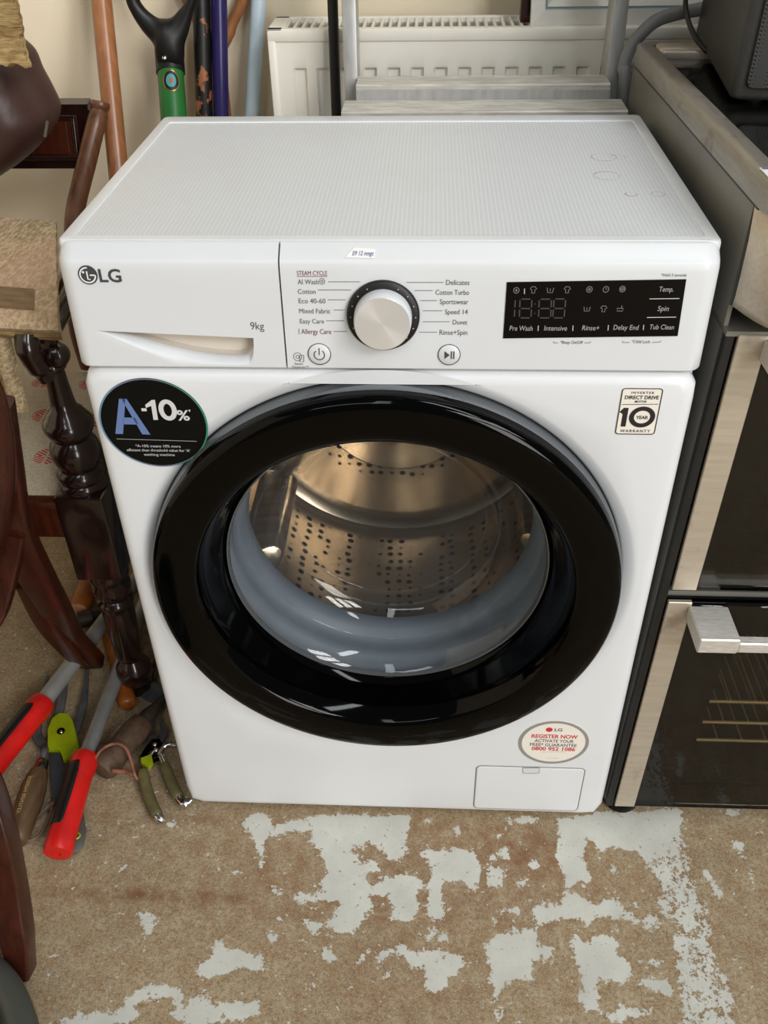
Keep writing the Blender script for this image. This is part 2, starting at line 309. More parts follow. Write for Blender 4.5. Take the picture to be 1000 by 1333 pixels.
# ------------------------------------------------------------------ mesh helpers
class MB:
    def __init__(s): s.v = []; s.f = []
    def add(s, vs, fs):
        o = len(s.v); s.v += [tuple(x) for x in vs]; s.f += [tuple(i+o for i in q) for q in fs]; return s
    def bm(s, b):
        b.verts.ensure_lookup_table(); b.verts.index_update()
        s.add([x.co[:] for x in b.verts], [[v.index for v in q.verts] for q in b.faces]); b.free(); return s
    def box(s, lo, hi, bev=0.0, seg=2, M4=None):
        b = bmesh.new(); bmesh.ops.create_cube(b, size=1)
        for x in b.verts:
            x.co = Vector([(lo[i]+hi[i])/2 + x.co[i]*(hi[i]-lo[i]) for i in range(3)])
        if bev: bmesh.ops.bevel(b, geom=b.edges[:], offset=bev, segments=seg, profile=.5, affect='EDGES')
        if M4 is not None: bmesh.ops.transform(b, matrix=M4, verts=b.verts)
        return s.bm(b)
    def tube(s, pts, r, seg=12, caps=True, flat=1.0, up=None):
        pts = [Vector(p) for p in pts]; n = len(pts)
        rs = [r]*n if isinstance(r, (int, float)) else list(r)
        T = [(pts[min(i+1, n-1)]-pts[max(i-1, 0)]).normalized() for i in range(n)]
        u = Vector(up) if up else (Vector((0,0,1)) if abs(T[0].z) < .9 else Vector((0,1,0)))
        vs = []; fs = []
        for i in range(n):
            a = u - T[i]*u.dot(T[i])
            if a.length < 1e-6: a = T[i].orthogonal()
            a.normalize(); b = T[i].cross(a)
            if not up: u = a
            for j in range(seg):
                t = 2*PI*j/seg
                vs.append(pts[i] + (a*math.sin(t)*flat + b*math.cos(t))*rs[i])
        for i in range(n-1):
            for j in range(seg):
                k_ = (j+1) % seg; fs.append((i*seg+j, i*seg+k_, (i+1)*seg+k_, (i+1)*seg+j))
        if caps: fs.append(tuple(range(seg))[::-1]); fs.append(tuple((n-1)*seg+j for j in range(seg)))
        return s.add(vs, fs)
    def lathe(s, prof, o, axis=(0,0,1), seg=32, cap0=False, cap1=False):
        ax = Vector(axis).normalized(); a = ax.orthogonal().normalized(); b = ax.cross(a); o = Vector(o)
        vs = []; fs = []
        for (r, h) in prof:
            for j in range(seg):
                t = 2*PI*j/seg; vs.append(o + ax*h + (a*math.cos(t) + b*math.sin(t))*r)
        for i in range(len(prof)-1):
            for j in range(seg):
                k_ = (j+1) % seg; fs.append((i*seg+j, i*seg+k_, (i+1)*seg+k_, (i+1)*seg+j))
        if cap0: fs.append(tuple(range(seg))[::-1])
        if cap1: fs.append(tuple((len(prof)-1)*seg+j for j in range(seg)))
        return s.add(vs, fs)
    def loft(s, rings, closed=True, cap0=False, cap1=False):
        n = len(rings[0]); vs = [p for r in rings for p in r]; fs = []
        m = n if closed else n-1
        for i in range(len(rings)-1):
            for j in range(m):
                k_ = (j+1) % n; fs.append((i*n+j, i*n+k_, (i+1)*n+k_, (i+1)*n+j))
        if cap0: fs.append(tuple(range(n))[::-1])
        if cap1: fs.append(tuple((len(rings)-1)*n+j for j in range(n)))
        return s.add(vs, fs)
    def prism(s, poly, d):
        d = Vector(d); return s.loft([[Vector(p) for p in poly], [Vector(p)+d for p in poly]], True, True, True)
    def grid(s, fn, nu, nv, thick=0.0):
        P = [[Vector(fn(i/nu, j/nv)) for i in range(nu+1)] for j in range(nv+1)]
        vs = [p for r in P for p in r]; w = nu+1
        fs = [(j*w+i, j*w+i+1, (j+1)*w+i+1, (j+1)*w+i) for j in range(nv) for i in range(nu)]
        if thick:
            Q = []
            for j in range(nv+1):
                for i in range(nu+1):
                    du = P[j][min(i+1, nu)]-P[j][max(i-1, 0)]; dv = P[min(j+1, nv)][i]-P[max(j-1, 0)][i]
                    Q.append(P[j][i]-du.cross(dv).normalized()*thick)
            o = len(vs); vs += Q
            fs += [tuple(q+o for q in f[::-1]) for f in fs[:nu*nv]]
            edge = [i for i in range(nu+1)] + [j*w+nu for j in range(1, nv+1)] + [nv*w+i for i in range(nu-1, -1, -1)] + [j*w for j in range(nv-1, 0, -1)]
            for a_, b_ in zip(edge, edge[1:]+edge[:1]): fs.append((a_, a_+o, b_+o, b_))
        return s.add(vs, fs)
ROOT = {}
def obj(name, mb, m, parent=None, smooth=35, label=None):
    me = bpy.data.meshes.new(name)
    r = parent
    while r is not None and r.parent is not None: r = r.parent
    off = ROOT.get(r.name, Vector((0,0,0))) if r is not None else Vector((0,0,0))
    me.from_pydata([tuple(Vector(v)-off) for v in mb.v], [], mb.f)
    b = bmesh.new(); b.from_mesh(me); bmesh.ops.recalc_face_normals(b, faces=b.faces); b.to_mesh(me); b.free()
    if smooth:
        me.shade_smooth()
        if smooth < 180: me.set_sharp_from_angle(angle=math.radians(smooth))
    me.materials.append(m)
    o = bpy.data.objects.new(name, me); C.objects.link(o)
    if parent is not None: o.parent = parent
    if label: o['label'] = label
    return o
def stuff(o): o['kind'] = 'stuff'; return o
def thing(name, label, cat, loc, group=None, rot=None, local=False):
    o = bpy.data.objects.new(name, None); C.objects.link(o); o.location = loc
    o.empty_display_size = .05
    if rot: o.rotation_euler = rot
    o['label'] = label; o['category'] = cat
    if group: o['group'] = group
    ROOT[o.name] = Vector((0,0,0)) if local else Vector(loc)
    return o
def single(name, mb, m, label, cat, group=None, smooth=35):
    v = np.array([tuple(x) for x in mb.v]); base = Vector(((v[:,0].min()+v[:,0].max())/2, (v[:,1].min()+v[:,1].max())/2, v[:,2].min()))
    mb.v = [tuple(Vector(x)-base) for x in mb.v]
    o = obj(name, mb, m, None, smooth); o.location = base
    o['label'] = label; o['category'] = cat
    if group: o['group'] = group
    return o
def struct(name, mb, m, smooth=0):
    o = obj(name, mb, m, None, smooth); o['kind'] = 'structure'; return o
def piece(name, data, parent, m=None):
    o = bpy.data.objects.new(name, data); C.objects.link(o); o.parent = parent; return o
def spline(pts, n=8):
    P = [Vector(p) for p in pts]; P = [2*P[0]-P[1]] + P + [2*P[-1]-P[-2]]; out = []
    for i in range(1, len(P)-2):
        for k_ in range(n):
            t = k_/n; a, b, c, d = P[i-1], P[i], P[i+1], P[i+2]
            out.append(.5*((2*b) + (c-a)*t + (2*a-5*b+4*c-d)*t*t + (3*b-a-3*c+d)*t*t*t))
    out.append(P[-2]); return out
def lerp(a, b, t): return Vector(a)*(1-t) + Vector(b)*t

# lettering lies on a front plane y = A + B*z, a hair in front of it
PANEL = (-.0379, .0454); LOWER = (.0010, -.00777)
def yp(pl, z): return pl[0] + pl[1]*z
_tc = {}
def text_data(s, bold=0.0, shear=0.0, space=1.0):
    key = (s, bold, shear, space)
    if key not in _tc:
        cu = bpy.data.curves.new('lettering', 'FONT'); cu.body = s; cu.offset = bold; cu.shear = shear; cu.resolution_u = 3; cu.space_character = space
        o = bpy.data.objects.new('lettering_curve', cu); C.objects.link(o)
        bpy.context.view_layer.update()
        me = bpy.data.meshes.new_from_object(o.evaluated_get(bpy.context.evaluated_depsgraph_get()))
        _tc[key] = ([v.co.copy() for v in me.vertices], [tuple(p.vertices) for p in me.polygons])
        bpy.data.objects.remove(o); bpy.data.curves.remove(cu); bpy.data.meshes.remove(me)
    return _tc[key]
CAP = max(v.y for v in text_data('H')[0])
def text(s, x0, x1, zb, cap, parent, m, pl=PANEL, off=.0005, bold=0.0, shear=0.0, space=1.0, name='lettering'):
    vs, fs = text_data(s, bold, shear, space)
    mn = min(v.x for v in vs); mx = max(v.x for v in vs); kx = (x1-x0)/(mx-mn); kz = cap/CAP
    mb = MB(); mb.add([(x0+(v.x-mn)*kx, yp(pl, zb+v.y*kz)-off, zb+v.y*kz) for v in vs], fs)
    return obj(name, mb, m, parent, 0)
def flat(poly, pl, off, mb=None, th=.0003):
    """polygon of (x, z) laid on a front plane"""
    mb = mb or MB()
    mb.loft([[(x, yp(pl, z)-off+th, z) for x, z in poly], [(x, yp(pl, z)-off, z) for x, z in poly]], True, False, True); return mb
def ribbon(pts, w, pl, off, mb=None, closed=False):
    mb = mb or MB(); P = [Vector((p[0], p[1])) for p in pts]; n = len(P); L = []
    for i in range(n):
        if closed: t = P[(i+1) % n]-P[i-1]
        else: t = P[min(i+1, n-1)]-P[max(i-1, 0)]
        t.normalize(); nn = Vector((-t.y, t.x))*w/2; L.append((P[i]+nn, P[i]-nn))
    vs = []
    for a, b in L:
        vs += [(a.x, yp(pl, a.y)-off, a.y), (b.x, yp(pl, b.y)-off, b.y)]
    fs = [(2*i, 2*i+1, 2*((i+1) % n)+1, 2*((i+1) % n)) for i in range(n if closed else n-1)]
    return mb.add(vs, fs)
def circ(cx, cz, rx, rz, n=40, a0=0, a1=360):
    full = abs(a1-a0-360) < 1e-6; k_ = n if full else n-1
    return [(cx+rx*math.cos(math.radians(a0+(a1-a0)*i/k_)), cz+rz*math.sin(math.radians(a0+(a1-a0)*i/k_))) for i in range(n)]
def rrect(x0, z0, x1, z1, r, n=5, sh=0.0):
    out = []
    for cx, cz, a in ((x1-r, z1-r, 0), (x0+r, z1-r, 90), (x0+r, z0+r, 180), (x1-r, z0+r, 270)):
        for i in range(n+1):
            t = math.radians(a+90*i/n); x = cx+r*math.cos(t); z = cz+r*math.sin(t); out.append((x+sh*(z-z0), z))
    return out

# ------------------------------------------------------------------ setting
def inside(px, py, poly):
    r = np.zeros(px.shape, bool); n = len(poly); j = n-1
    for i in range(n):
        xi, yi = poly[i]; xj, yj = poly[j]
        if yi != yj: r ^= ((yi > py) != (yj > py)) & (px < (xj-xi)*(py-yi)/(yj-yi)+xi)
        j = i
    return r
PATCHES = [[(-0.116,-0.006),(-0.091,-0.001),(-0.031,-0.001),(0.024,0.001),(0.024,-0.025),(0.014,-0.049),(0.029,-0.057),(0.021,-0.064),(-0.003,-0.074),(-0.008,-0.058),(-0.029,-0.046),(-0.049,-0.049),(-0.061,-0.065),(-0.047,-0.06),(-0.043,-0.082),(-0.02,-0.068),(-0.016,-0.09),(-0.038,-0.095),(-0.025,-0.116),(-0.024,-0.14),(-0.037,-0.169),(-0.057,-0.179),(-0.083,-0.17),(-0.066,-0.142),(-0.065,-0.132),(-0.098,-0.135),(-0.132,-0.136),(-0.12,-0.119),(-0.103,-0.127),(-0.093,-0.114),(-0.087,-0.083),(-0.097,-0.066),(-0.116,-0.049),(-0.114,-0.03)],
[(-0.025,-0.111),(-0.002,-0.098),(0.022,-0.09),(0.044,-0.1),(0.038,-0.126),(0.037,-0.152),(0.023,-0.159),(-0.004,-0.154),(0.008,-0.143),(-0.001,-0.127),(-0.021,-0.124)],
[(-0.219,-0.027),(-0.204,-0.002),(-0.18,-0.008),(-0.173,-0.027),(-0.145,-0.014),(-0.116,-0.006),(-0.118,-0.03),(-0.151,-0.031),(-0.179,-0.042),(-0.18,-0.074),(-0.189,-0.069),(-0.194,-0.042)],
[(0.033,-0.05),(0.058,-0.056),(0.103,-0.05),(0.119,-0.054),(0.117,-0.102),(0.101,-0.098),(0.07,-0.102),(0.07,-0.12),(0.075,-0.157),(0.058,-0.153),(0.05,-0.142),(0.052,-0.121),(0.058,-0.087),(0.05,-0.07)],
[(0.06,-0.157),(0.066,-0.161),(0.058,-0.184),(0.051,-0.189),(0.054,-0.165)],
[(0.024,-0.195),(0.062,-0.196),(0.097,-0.2),(0.095,-0.217),(0.076,-0.232),(0.074,-0.248),(0.047,-0.243),(0.051,-0.229),(0.045,-0.211),(0.025,-0.223),(0.027,-0.206)],
[(-0.016,-0.206),(0.002,-0.196),(0.024,-0.19),(0.025,-0.201),(0.002,-0.207),(-0.012,-0.219)],
[(-0.04,-0.211),(-0.028,-0.199),(-0.015,-0.195),(-0.027,-0.208),(-0.034,-0.217)],
[(-0.083,-0.194),(-0.073,-0.201),(-0.062,-0.21),(-0.071,-0.216),(-0.081,-0.212)],
[(-0.242,-0.238),(-0.234,-0.222),(-0.221,-0.214),(-0.197,-0.202),(-0.169,-0.212),(-0.155,-0.204),(-0.158,-0.222),(-0.166,-0.23),(-0.18,-0.223),(-0.202,-0.235),(-0.223,-0.243)],
[(-0.225,-0.195),(-0.22,-0.189),(-0.209,-0.206),(-0.217,-0.214),(-0.224,-0.206)],
[(-0.243,-0.284),(-0.237,-0.265),(-0.225,-0.261),(-0.213,-0.274),(-0.182,-0.266),(-0.152,-0.272),(-0.154,-0.282),(-0.177,-0.291),(-0.193,-0.284),(-0.214,-0.286),(-0.216,-0.295),(-0.241,-0.294)],
[(-0.223,-0.099),(-0.212,-0.092),(-0.197,-0.098),(-0.21,-0.102)],
[(-0.184,-0.091),(-0.185,-0.065),(-0.178,-0.08),(-0.179,-0.091)],
[(-0.164,-0.116),(-0.156,-0.114),(-0.143,-0.126),(-0.15,-0.128)],
[(-0.14,-0.147),(-0.13,-0.15),(-0.131,-0.155)],
[(-0.16,-0.169),(-0.151,-0.179),(-0.141,-0.184),(-0.149,-0.196),(-0.155,-0.192),(-0.154,-0.183)],
[(-0.101,-0.196),(-0.095,-0.203),(-0.099,-0.205)],
[(-0.152,-0.159),(-0.14,-0.159),(-0.145,-0.167)],
[(-0.006,-0.229),(0.003,-0.227),(0.004,-0.234),(-0.004,-0.235)],
[(-0.026,-0.174),(-0.018,-0.172),(-0.019,-0.18)],
[(0.069,-0.176),(0.084,-0.172),(0.073,-0.184),(0.062,-0.192)],
[(0.036,0.001),(0.062,-0.012),(0.049,-0.01)],
[(0.091,-0.013),(0.097,-0.013),(0.099,-0.027),(0.089,-0.03)],
[(-0.111,-0.164),(-0.1,-0.159),(-0.083,-0.166),(-0.09,-0.175),(-0.093,-0.186)],
[(0.097,-0.052),(0.112,-0.054),(0.125,-0.072),(0.121,-0.108),(0.109,-0.109),(0.096,-0.096)],
[(0.135,-0.081),(0.148,-0.076),(0.161,-0.089),(0.15,-0.105),(0.134,-0.103)],
[(0.188,-0.07),(0.199,-0.062),(0.206,-0.071),(0.202,-0.081),(0.198,-0.076)],
[(0.171,-0.104),(0.182,-0.09),(0.19,-0.092),(0.183,-0.106)],
[(0.203,-0.096),(0.21,-0.103),(0.205,-0.114)],
[(0.151,-0.057),(0.164,-0.042),(0.165,-0.061),(0.156,-0.068)],
[(0.134,-0.138),(0.157,-0.133),(0.173,-0.135),(0.172,-0.143),(0.148,-0.141)],
[(0.132,-0.151),(0.146,-0.15),(0.139,-0.157)],
[(0.236,0.004),(0.289,0.011),(0.303,0.017),(0.365,0.019),(0.419,0.024),(0.41,-0.009),(0.35,-0.068),(0.345,-0.045),(0.299,-0.042),(0.293,-0.054),(0.287,-0.038),(0.276,-0.024),(0.267,-0.058),(0.275,-0.094),(0.257,-0.092),(0.241,-0.104),(0.275,-0.129),(0.301,-0.115),(0.318,-0.136),(0.326,-0.148),(0.288,-0.145),(0.269,-0.142),(0.262,-0.163),(0.258,-0.146),(0.228,-0.145),(0.191,-0.161),(0.191,-0.14),(0.204,-0.123),(0.23,-0.13),(0.239,-0.086),(0.229,-0.059),(0.235,-0.02)],
[(0.126,-0.188),(0.143,-0.167),(0.16,-0.174),(0.163,-0.164),(0.187,-0.161),(0.194,-0.175),(0.205,-0.175),(0.185,-0.19),(0.22,-0.184),(0.211,-0.192),(0.199,-0.197),(0.21,-0.212),(0.185,-0.201),(0.182,-0.224),(0.151,-0.233),(0.138,-0.248),(0.123,-0.258),(0.139,-0.237),(0.122,-0.234),(0.134,-0.219),(0.127,-0.203)],
[(0.132,-0.267),(0.14,-0.26),(0.148,-0.273),(0.144,-0.278),(0.133,-0.274)],
[(0.232,-0.184),(0.244,-0.167),(0.256,-0.181),(0.27,-0.164),(0.301,-0.175),(0.286,-0.19),(0.307,-0.201),(0.308,-0.216),(0.291,-0.228),(0.266,-0.221),(0.256,-0.233),(0.262,-0.247),(0.256,-0.262),(0.241,-0.266),(0.239,-0.237),(0.246,-0.226),(0.237,-0.207),(0.241,-0.191)],
[(0.252,-0.266),(0.278,-0.265),(0.288,-0.248),(0.297,-0.26),(0.331,-0.255),(0.307,-0.267),(0.28,-0.275)],
[(0.298,-0.233),(0.314,-0.223),(0.342,-0.218),(0.355,-0.225),(0.36,-0.242),(0.338,-0.239),(0.321,-0.228)],
[(0.307,-0.199),(0.327,-0.196),(0.353,-0.199),(0.352,-0.203),(0.326,-0.202)],
[(0.3,-0.066),(0.31,-0.068),(0.311,-0.079),(0.301,-0.084),(0.298,-0.079),(0.307,-0.075)],
[(0.332,-0.143),(0.342,-0.137),(0.354,-0.145),(0.343,-0.162),(0.334,-0.158)],
[(0.338,-0.109),(0.35,-0.113),(0.347,-0.117)],
[(0.423,-0.059),(0.433,-0.068),(0.44,-0.092),(0.446,-0.11),(0.437,-0.112),(0.432,-0.093)],
[(0.481,0.026),(0.495,0.029),(0.501,0.019),(0.484,0.011)],
[(0.478,-0.029),(0.492,-0.023),(0.493,-0.038),(0.478,-0.045)],
[(0.489,-0.077),(0.5,-0.074),(0.497,-0.084)],
[(0.461,-0.216),(0.467,-0.217),(0.463,-0.221)],
[(0.441,-0.12),(0.447,-0.122),(0.443,-0.127)],
[(0.156,0.002),(0.187,0.005),(0.216,0.001),(0.204,-0.009),(0.178,-0.005)],
[(0.172,0.001),(0.175,-0.001),(0.149,-0.038),(0.138,-0.076),(0.133,-0.112),(0.13,-0.112),(0.134,-0.076),(0.144,-0.038)],
[(0.108,-0.133),(0.116,-0.132),(0.112,-0.142)],
[(0.094,-0.201),(0.099,-0.205),(0.094,-0.214)],
[(0.104,-0.257),(0.114,-0.257),(0.11,-0.26)],
[(-0.331,-0.166),(-0.32,-0.158),(-0.303,-0.173),(-0.311,-0.188),(-0.316,-0.197),(-0.32,-0.196),(-0.316,-0.182),(-0.329,-0.174)],
[(-0.399,-0.3),(-0.387,-0.292),(-0.376,-0.293),(-0.371,-0.287),(-0.363,-0.293),(-0.351,-0.284),(-0.333,-0.29),(-0.32,-0.275),(-0.307,-0.258),(-0.284,-0.252),(-0.259,-0.253),(-0.247,-0.269),(-0.247,-0.295),(-0.269,-0.286),(-0.257,-0.279),(-0.262,-0.264),(-0.284,-0.267),(-0.303,-0.274),(-0.307,-0.284),(-0.291,-0.287),(-0.307,-0.297),(-0.336,-0.303),(-0.362,-0.307)],
[(-0.243,-0.288),(-0.236,-0.265),(-0.223,-0.261),(-0.21,-0.274),(-0.184,-0.27),(-0.153,-0.267),(-0.151,-0.278),(-0.173,-0.292),(-0.198,-0.283),(-0.215,-0.3),(-0.241,-0.298)],
[(-0.331,-0.025),(-0.321,-0.02),(-0.309,-0.025),(-0.318,-0.032),(-0.326,-0.031)],
[(-0.375,-0.1),(-0.37,-0.09),(-0.363,-0.094),(-0.369,-0.102)],
[(-0.346,-0.124),(-0.341,-0.12),(-0.334,-0.121),(-0.339,-0.127)],
[(-0.324,-0.149),(-0.319,-0.146),(-0.316,-0.15)],
[(-0.221,-0.099),(-0.211,-0.091),(-0.198,-0.098)],
[(-0.351,-0.095),(-0.348,-0.093),(-0.345,-0.099)],
[(-0.265,-0.145),(-0.262,-0.141),(-0.259,-0.146)],
[(-0.23,-0.026),(-0.228,-0.019),(-0.223,-0.024),(-0.228,-0.028)],
[(-0.416,-0.272),(-0.413,-0.27),(-0.408,-0.273)]]
WORN = [[(0.365,0.019),(0.419,0.024),(0.411,-0.093),(0.421,-0.144),(0.412,-0.193),(0.429,-0.23),(0.418,-0.294),(0.352,-0.296),(0.362,-0.232),(0.36,-0.202),(0.372,-0.146),(0.354,-0.134),(0.361,-0.095),(0.354,-0.045)]]
def make_floor():
    st = .0025
    xs = np.concatenate([np.linspace(-2.2, -.63, 14), np.arange(-.62, .80, st), np.linspace(.81, 2.2, 14)])
    ys = np.concatenate([np.linspace(-3.2, -.61, 14), np.arange(-.60, .06, st), np.linspace(.07, .84, 14)])
    X, Y = np.meshgrid(xs, ys); paint = np.zeros(X.shape); worn = np.zeros(X.shape)
    for p in PATCHES: paint = np.maximum(paint, inside(X, Y, p).astype(float))
    for p in WORN: worn = np.maximum(worn, inside(X, Y, p).astype(float))
    def blur(A, n):
        for _ in range(n):
            A = (np.roll(A, 1, 0)+A*2+np.roll(A, -1, 0))/4; A = (np.roll(A, 1, 1)+A*2+np.roll(A, -1, 1))/4
        return A
    near = blur(paint, 40); paint = .5*blur(paint, 2)+.5*blur(paint, 10); worn = blur(worn, 6)
    rust = np.zeros(X.shape)
    for (x, y, sx_, sy_, a) in ((.02,-.10,.30,.10,.55), (.18,-.05,.10,.05,.9), (-.30,-.135,.16,.012,1.0), (-.17,-.11,.02,.05,.7), (.12,-.14,.05,.05,.5), (-.02,-.02,.4,.012,.6), (.02,-.2,.12,.1,.4)):
        rust = np.maximum(rust, a*np.exp(-((X-x)/sx_)**2-((Y-y)/sy_)**2))
    n0, n1 = X.shape
    v = np.stack([X.ravel(), Y.ravel(), np.zeros(X.size)], 1)
    idx = np.arange(X.size).reshape(n0, n1)
    q = np.stack([idx[:-1,:-1].ravel(), idx[:-1,1:].ravel(), idx[1:,1:].ravel(), idx[1:,:-1].ravel()], 1)
    me = bpy.data.meshes.new('floor')
    me.vertices.add(len(v)); me.vertices.foreach_set('co', v.ravel())
    me.loops.add(q.size); me.loops.foreach_set('vertex_index', q.ravel().astype(np.int32))
    me.polygons.add(len(q)); me.polygons.foreach_set('loop_start', np.arange(0, q.size, 4, dtype=np.int32))
    me.update(calc_edges=True)
    for nm, A in (('paint', paint), ('near', near), ('worn', worn), ('rust', rust)):
        a = me.attributes.new(nm, 'FLOAT', 'POINT'); a.data.foreach_set('value', A.ravel().astype(np.float32))
    me.materials.append(M['floor'])
    o = bpy.data.objects.new('floor', me); C.objects.link(o); o['kind'] = 'structure'
make_floor()
WY = .84
struct('wall_back', MB().box((-2.2, WY, 0), (2.2, WY+.1, 2.8)), M['wall'])
struct('wall_left', MB().box((-2.3, -3.2, 0), (-2.2, WY+.1, 2.8)), M['wall'])

# ------------------------------------------------------------------ washing machine
wm = thing('washing_machine', 'white front-loading washing machine with black porthole door in the middle', 'washing machine', (0, .2, 0))
cab = MB()
for x in (-.2985, .2955): cab.box((x, .026, .014), (x+.003, .434, .846))
cab.box((-.2985, .431, .014), (.2985, .434, .846)); cab.box((-.2985, .026, .012), (.2985, .434, .016))
cab.box((-.2985, .026, .725), (.2985, .030, .733))
obj('cabinet', cab, M['white'], wm)
for x in (-.25, .25):
    for y in (.06, .39): obj('foot', MB().lathe([(.016, 0), (.018, .003), (.018, .009), (.01, .0095), (.01, .014)], (x, y, 0), seg=20, cap0=True, cap1=True), M['dark_rubber'], wm)
DX, DZ = -.0035, .4525                                   # porthole centre
def sd_rr(x, z, ins):
    x0, x1, z0, z1 = -.2985+ins, .2985-ins, .0095+ins, .7300-ins; r = max(.020-ins, .004)
    qx = abs(x-(x0+x1)/2)-(x1-x0)/2+r; qz = abs(z-(z0+z1)/2)-(z1-z0)/2+r
    return math.hypot(max(qx, 0), max(qz, 0))+min(max(qx, qz), 0)-r
def outline(ins, nseg=192):
    P = []
    for j in range(nseg):
        t = 2*PI*j/nseg; lo, hi = 0.0, .6
        for _ in range(30):
            m_ = (lo+hi)/2
            if sd_rr(DX+m_*math.cos(t), DZ+m_*math.sin(t), ins) > 0: hi = m_
            else: lo = m_
        P.append((DX+lo*math.cos(t), DZ+lo*math.sin(t)))
    return P
def front_panel():
    rings = []; ns = 192
    def ring(P, dy): rings.append([(x, yp(LOWER, z)+dy, z) for x, z in P])
    def cr(r): return [(DX+r*math.cos(2*PI*j/ns), DZ+r*math.sin(2*PI*j/ns)) for j in range(ns)]
    for r, dy in ((.2645, .030), (.2645, .012), (.2655, .009), (.268, .0065), (.272, .0035), (.276, .0012), (.2795, .0)): ring(cr(r), dy)
    A = cr(.2795); B = outline(.0135)
    for t in (.33, .66, 1): ring([(a[0]*(1-t)+b[0]*t, a[1]*(1-t)+b[1]*t) for a, b in zip(A, B)], 0)
    for ins, dy in ((.009, .0008), (.005, .003), (.002, .0065), (.0005, .010), (0, .014), (0, .026)): ring(outline(ins), dy)
    return MB().loft(rings)
obj('front_panel', front_panel(), M['white'], wm, 50)

PROF = [(.016,.7318),(.003,.7318),(-.0030,.7324),(-.0044,.7340),(-.0038,.752),(-.0030,.770),(-.0020,.790),(-.0010,.812),(-.0003,.829),(.0004,.8345),(.0016,.8375),(.0035,.8395),(.0080,.8430),(.0150,.8485),(.0162,.8492),(.0180,.8494),(.028,.8494)]
LX0, LX1 = -.2720, -.1235                               # detergent drawer grip
ZT0, ZT1 = .7705, .7640                                 # its straight top edge
def lens(x):
    t = (x-LX0)/(LX1-LX0)
    if t <= 0 or t >= 1: return 0.0
    g = lambda q: .0245*math.sin(PI*.62*q)**1.15
    return g(t) if t < .84 else g(.84)*math.sqrt(max(0, 1-((t-.84)/.16)**2.6))
def fy(z):
    for (y0, z0_), (y1, z1_) in zip(PROF, PROF[1:]):
        if z0_ <= z <= z1_ and z1_ > z0_: return y0+(y1-y0)*(z-z0_)/(z1_-z0_)
    return PROF[-1][0]
def fascia(x0, x1, left, right, grip=False):
    R = .016
    xs = list(np.linspace(x0, x1, 90 if grip else 60))
    if left: xs += [x0+R*(1-math.cos(a)) for a in np.linspace(0, PI/2, 8)]
    if right: xs += [x1-R*(1-math.cos(a)) for a in np.linspace(0, PI/2, 8)]
    xs = sorted(set(round(x, 5) for x in xs))
    if grip: xs = sorted(set(xs) | set(round(LX0+(LX1-LX0)*t, 5) for t in (.0, .005, .01, .02, .03, .84, .88, .91, .94, .96, .975, .985, .992, .997, 1.0)))
    def end(x, y, z):
        d = 0
        if left and x-x0 < R: q = R-(x-x0); d = R-math.sqrt(max(0, R*R-q*q))
        if right and x1-x < R: q = R-(x1-x); d = max(d, R-math.sqrt(max(0, R*R-q*q)))
        return (x, min(y+d, .028) if d else y, z-(d*.35 if z > .83 else 0))
    if not grip: rings = [[end(x, y, z) for x in xs] for y, z in PROF]
    else:
        cols = []
        for x in xs:
            h = lens(x); tt = min(1, max(0, (x-LX0)/(LX1-LX0))); zt = ZT0+(ZT1-ZT0)*tt; zb = zt-h; zl = max(zb-h*.62, .7355)
            col = [(y, z) for y, z in PROF[:4]]
            for q in (.25, .5, .75, 1): z = .7345+(zl-.7345)*q; col.append((fy(z), z))
            for q in (.15, .3, .45, .6, .75, .9, 1): z = zl+(zb-zl)*q; col.append((fy(z)+.0075*q*q*min(1, h/.008), z))
            dp = .0215*min(1, h/.003)
            col += [(fy(zb)+dp, zb), (fy(zt)+dp, zt), (fy(zt), zt)]
            for q in (.2, .4, .6, .8, 1): z = zt+(.829-zt)*q; col.append((fy(z), z))
            cols.append([end(x, y, z) for y, z in col+PROF[9:]])
        rings = [list(r) for r in zip(*cols)]
    mb = MB().loft(rings, closed=False)
    for e in (0, -1):
        side = [r[e] for r in rings]; n_ = len(side)
        mb.add(side+[(p[0], .028, p[2]) for p in side], [(i, i+1, n_+i+1, n_+i) for i in range(n_-1)])
    return mb
XS = -.0940
drw = obj('detergent_drawer', fascia(-.2985, XS-.0008, True, False, True), M['white_plastic'], wm, 40)
ctl = obj('control_panel', fascia(XS+.0008, .2985, False, True), M['white_plastic'], wm, 40)
pk = MB(); rows = []
for t in np.linspace(.03, .992, 60):
    x = LX0+(LX1-LX0)*t; zt = ZT0+(ZT1-ZT0)*t; h = lens(x); d_ = .0195*min(1, h/.003)
    rows.append([(x, yp(PANEL, zt)+d_, zt+.0), (x, yp(PANEL, zt)+d_, zt-h*.97), (x, yp(PANEL, zt)+min(.010, d_), zt-h*.985)])
pk.loft(rows, closed=False); obj('grip_recess', pk, M['pocket'], drw, 60)  # the liner's beige carries the shade inside the pocket
obj('seam_shadow_gap', MB().box((XS-.0012, .006, .733), (XS+.0012, .020, .836)).box((XS-.0012, .0178, .836), (XS+.0012, .020, .8465)), M['black_matte'], wm)

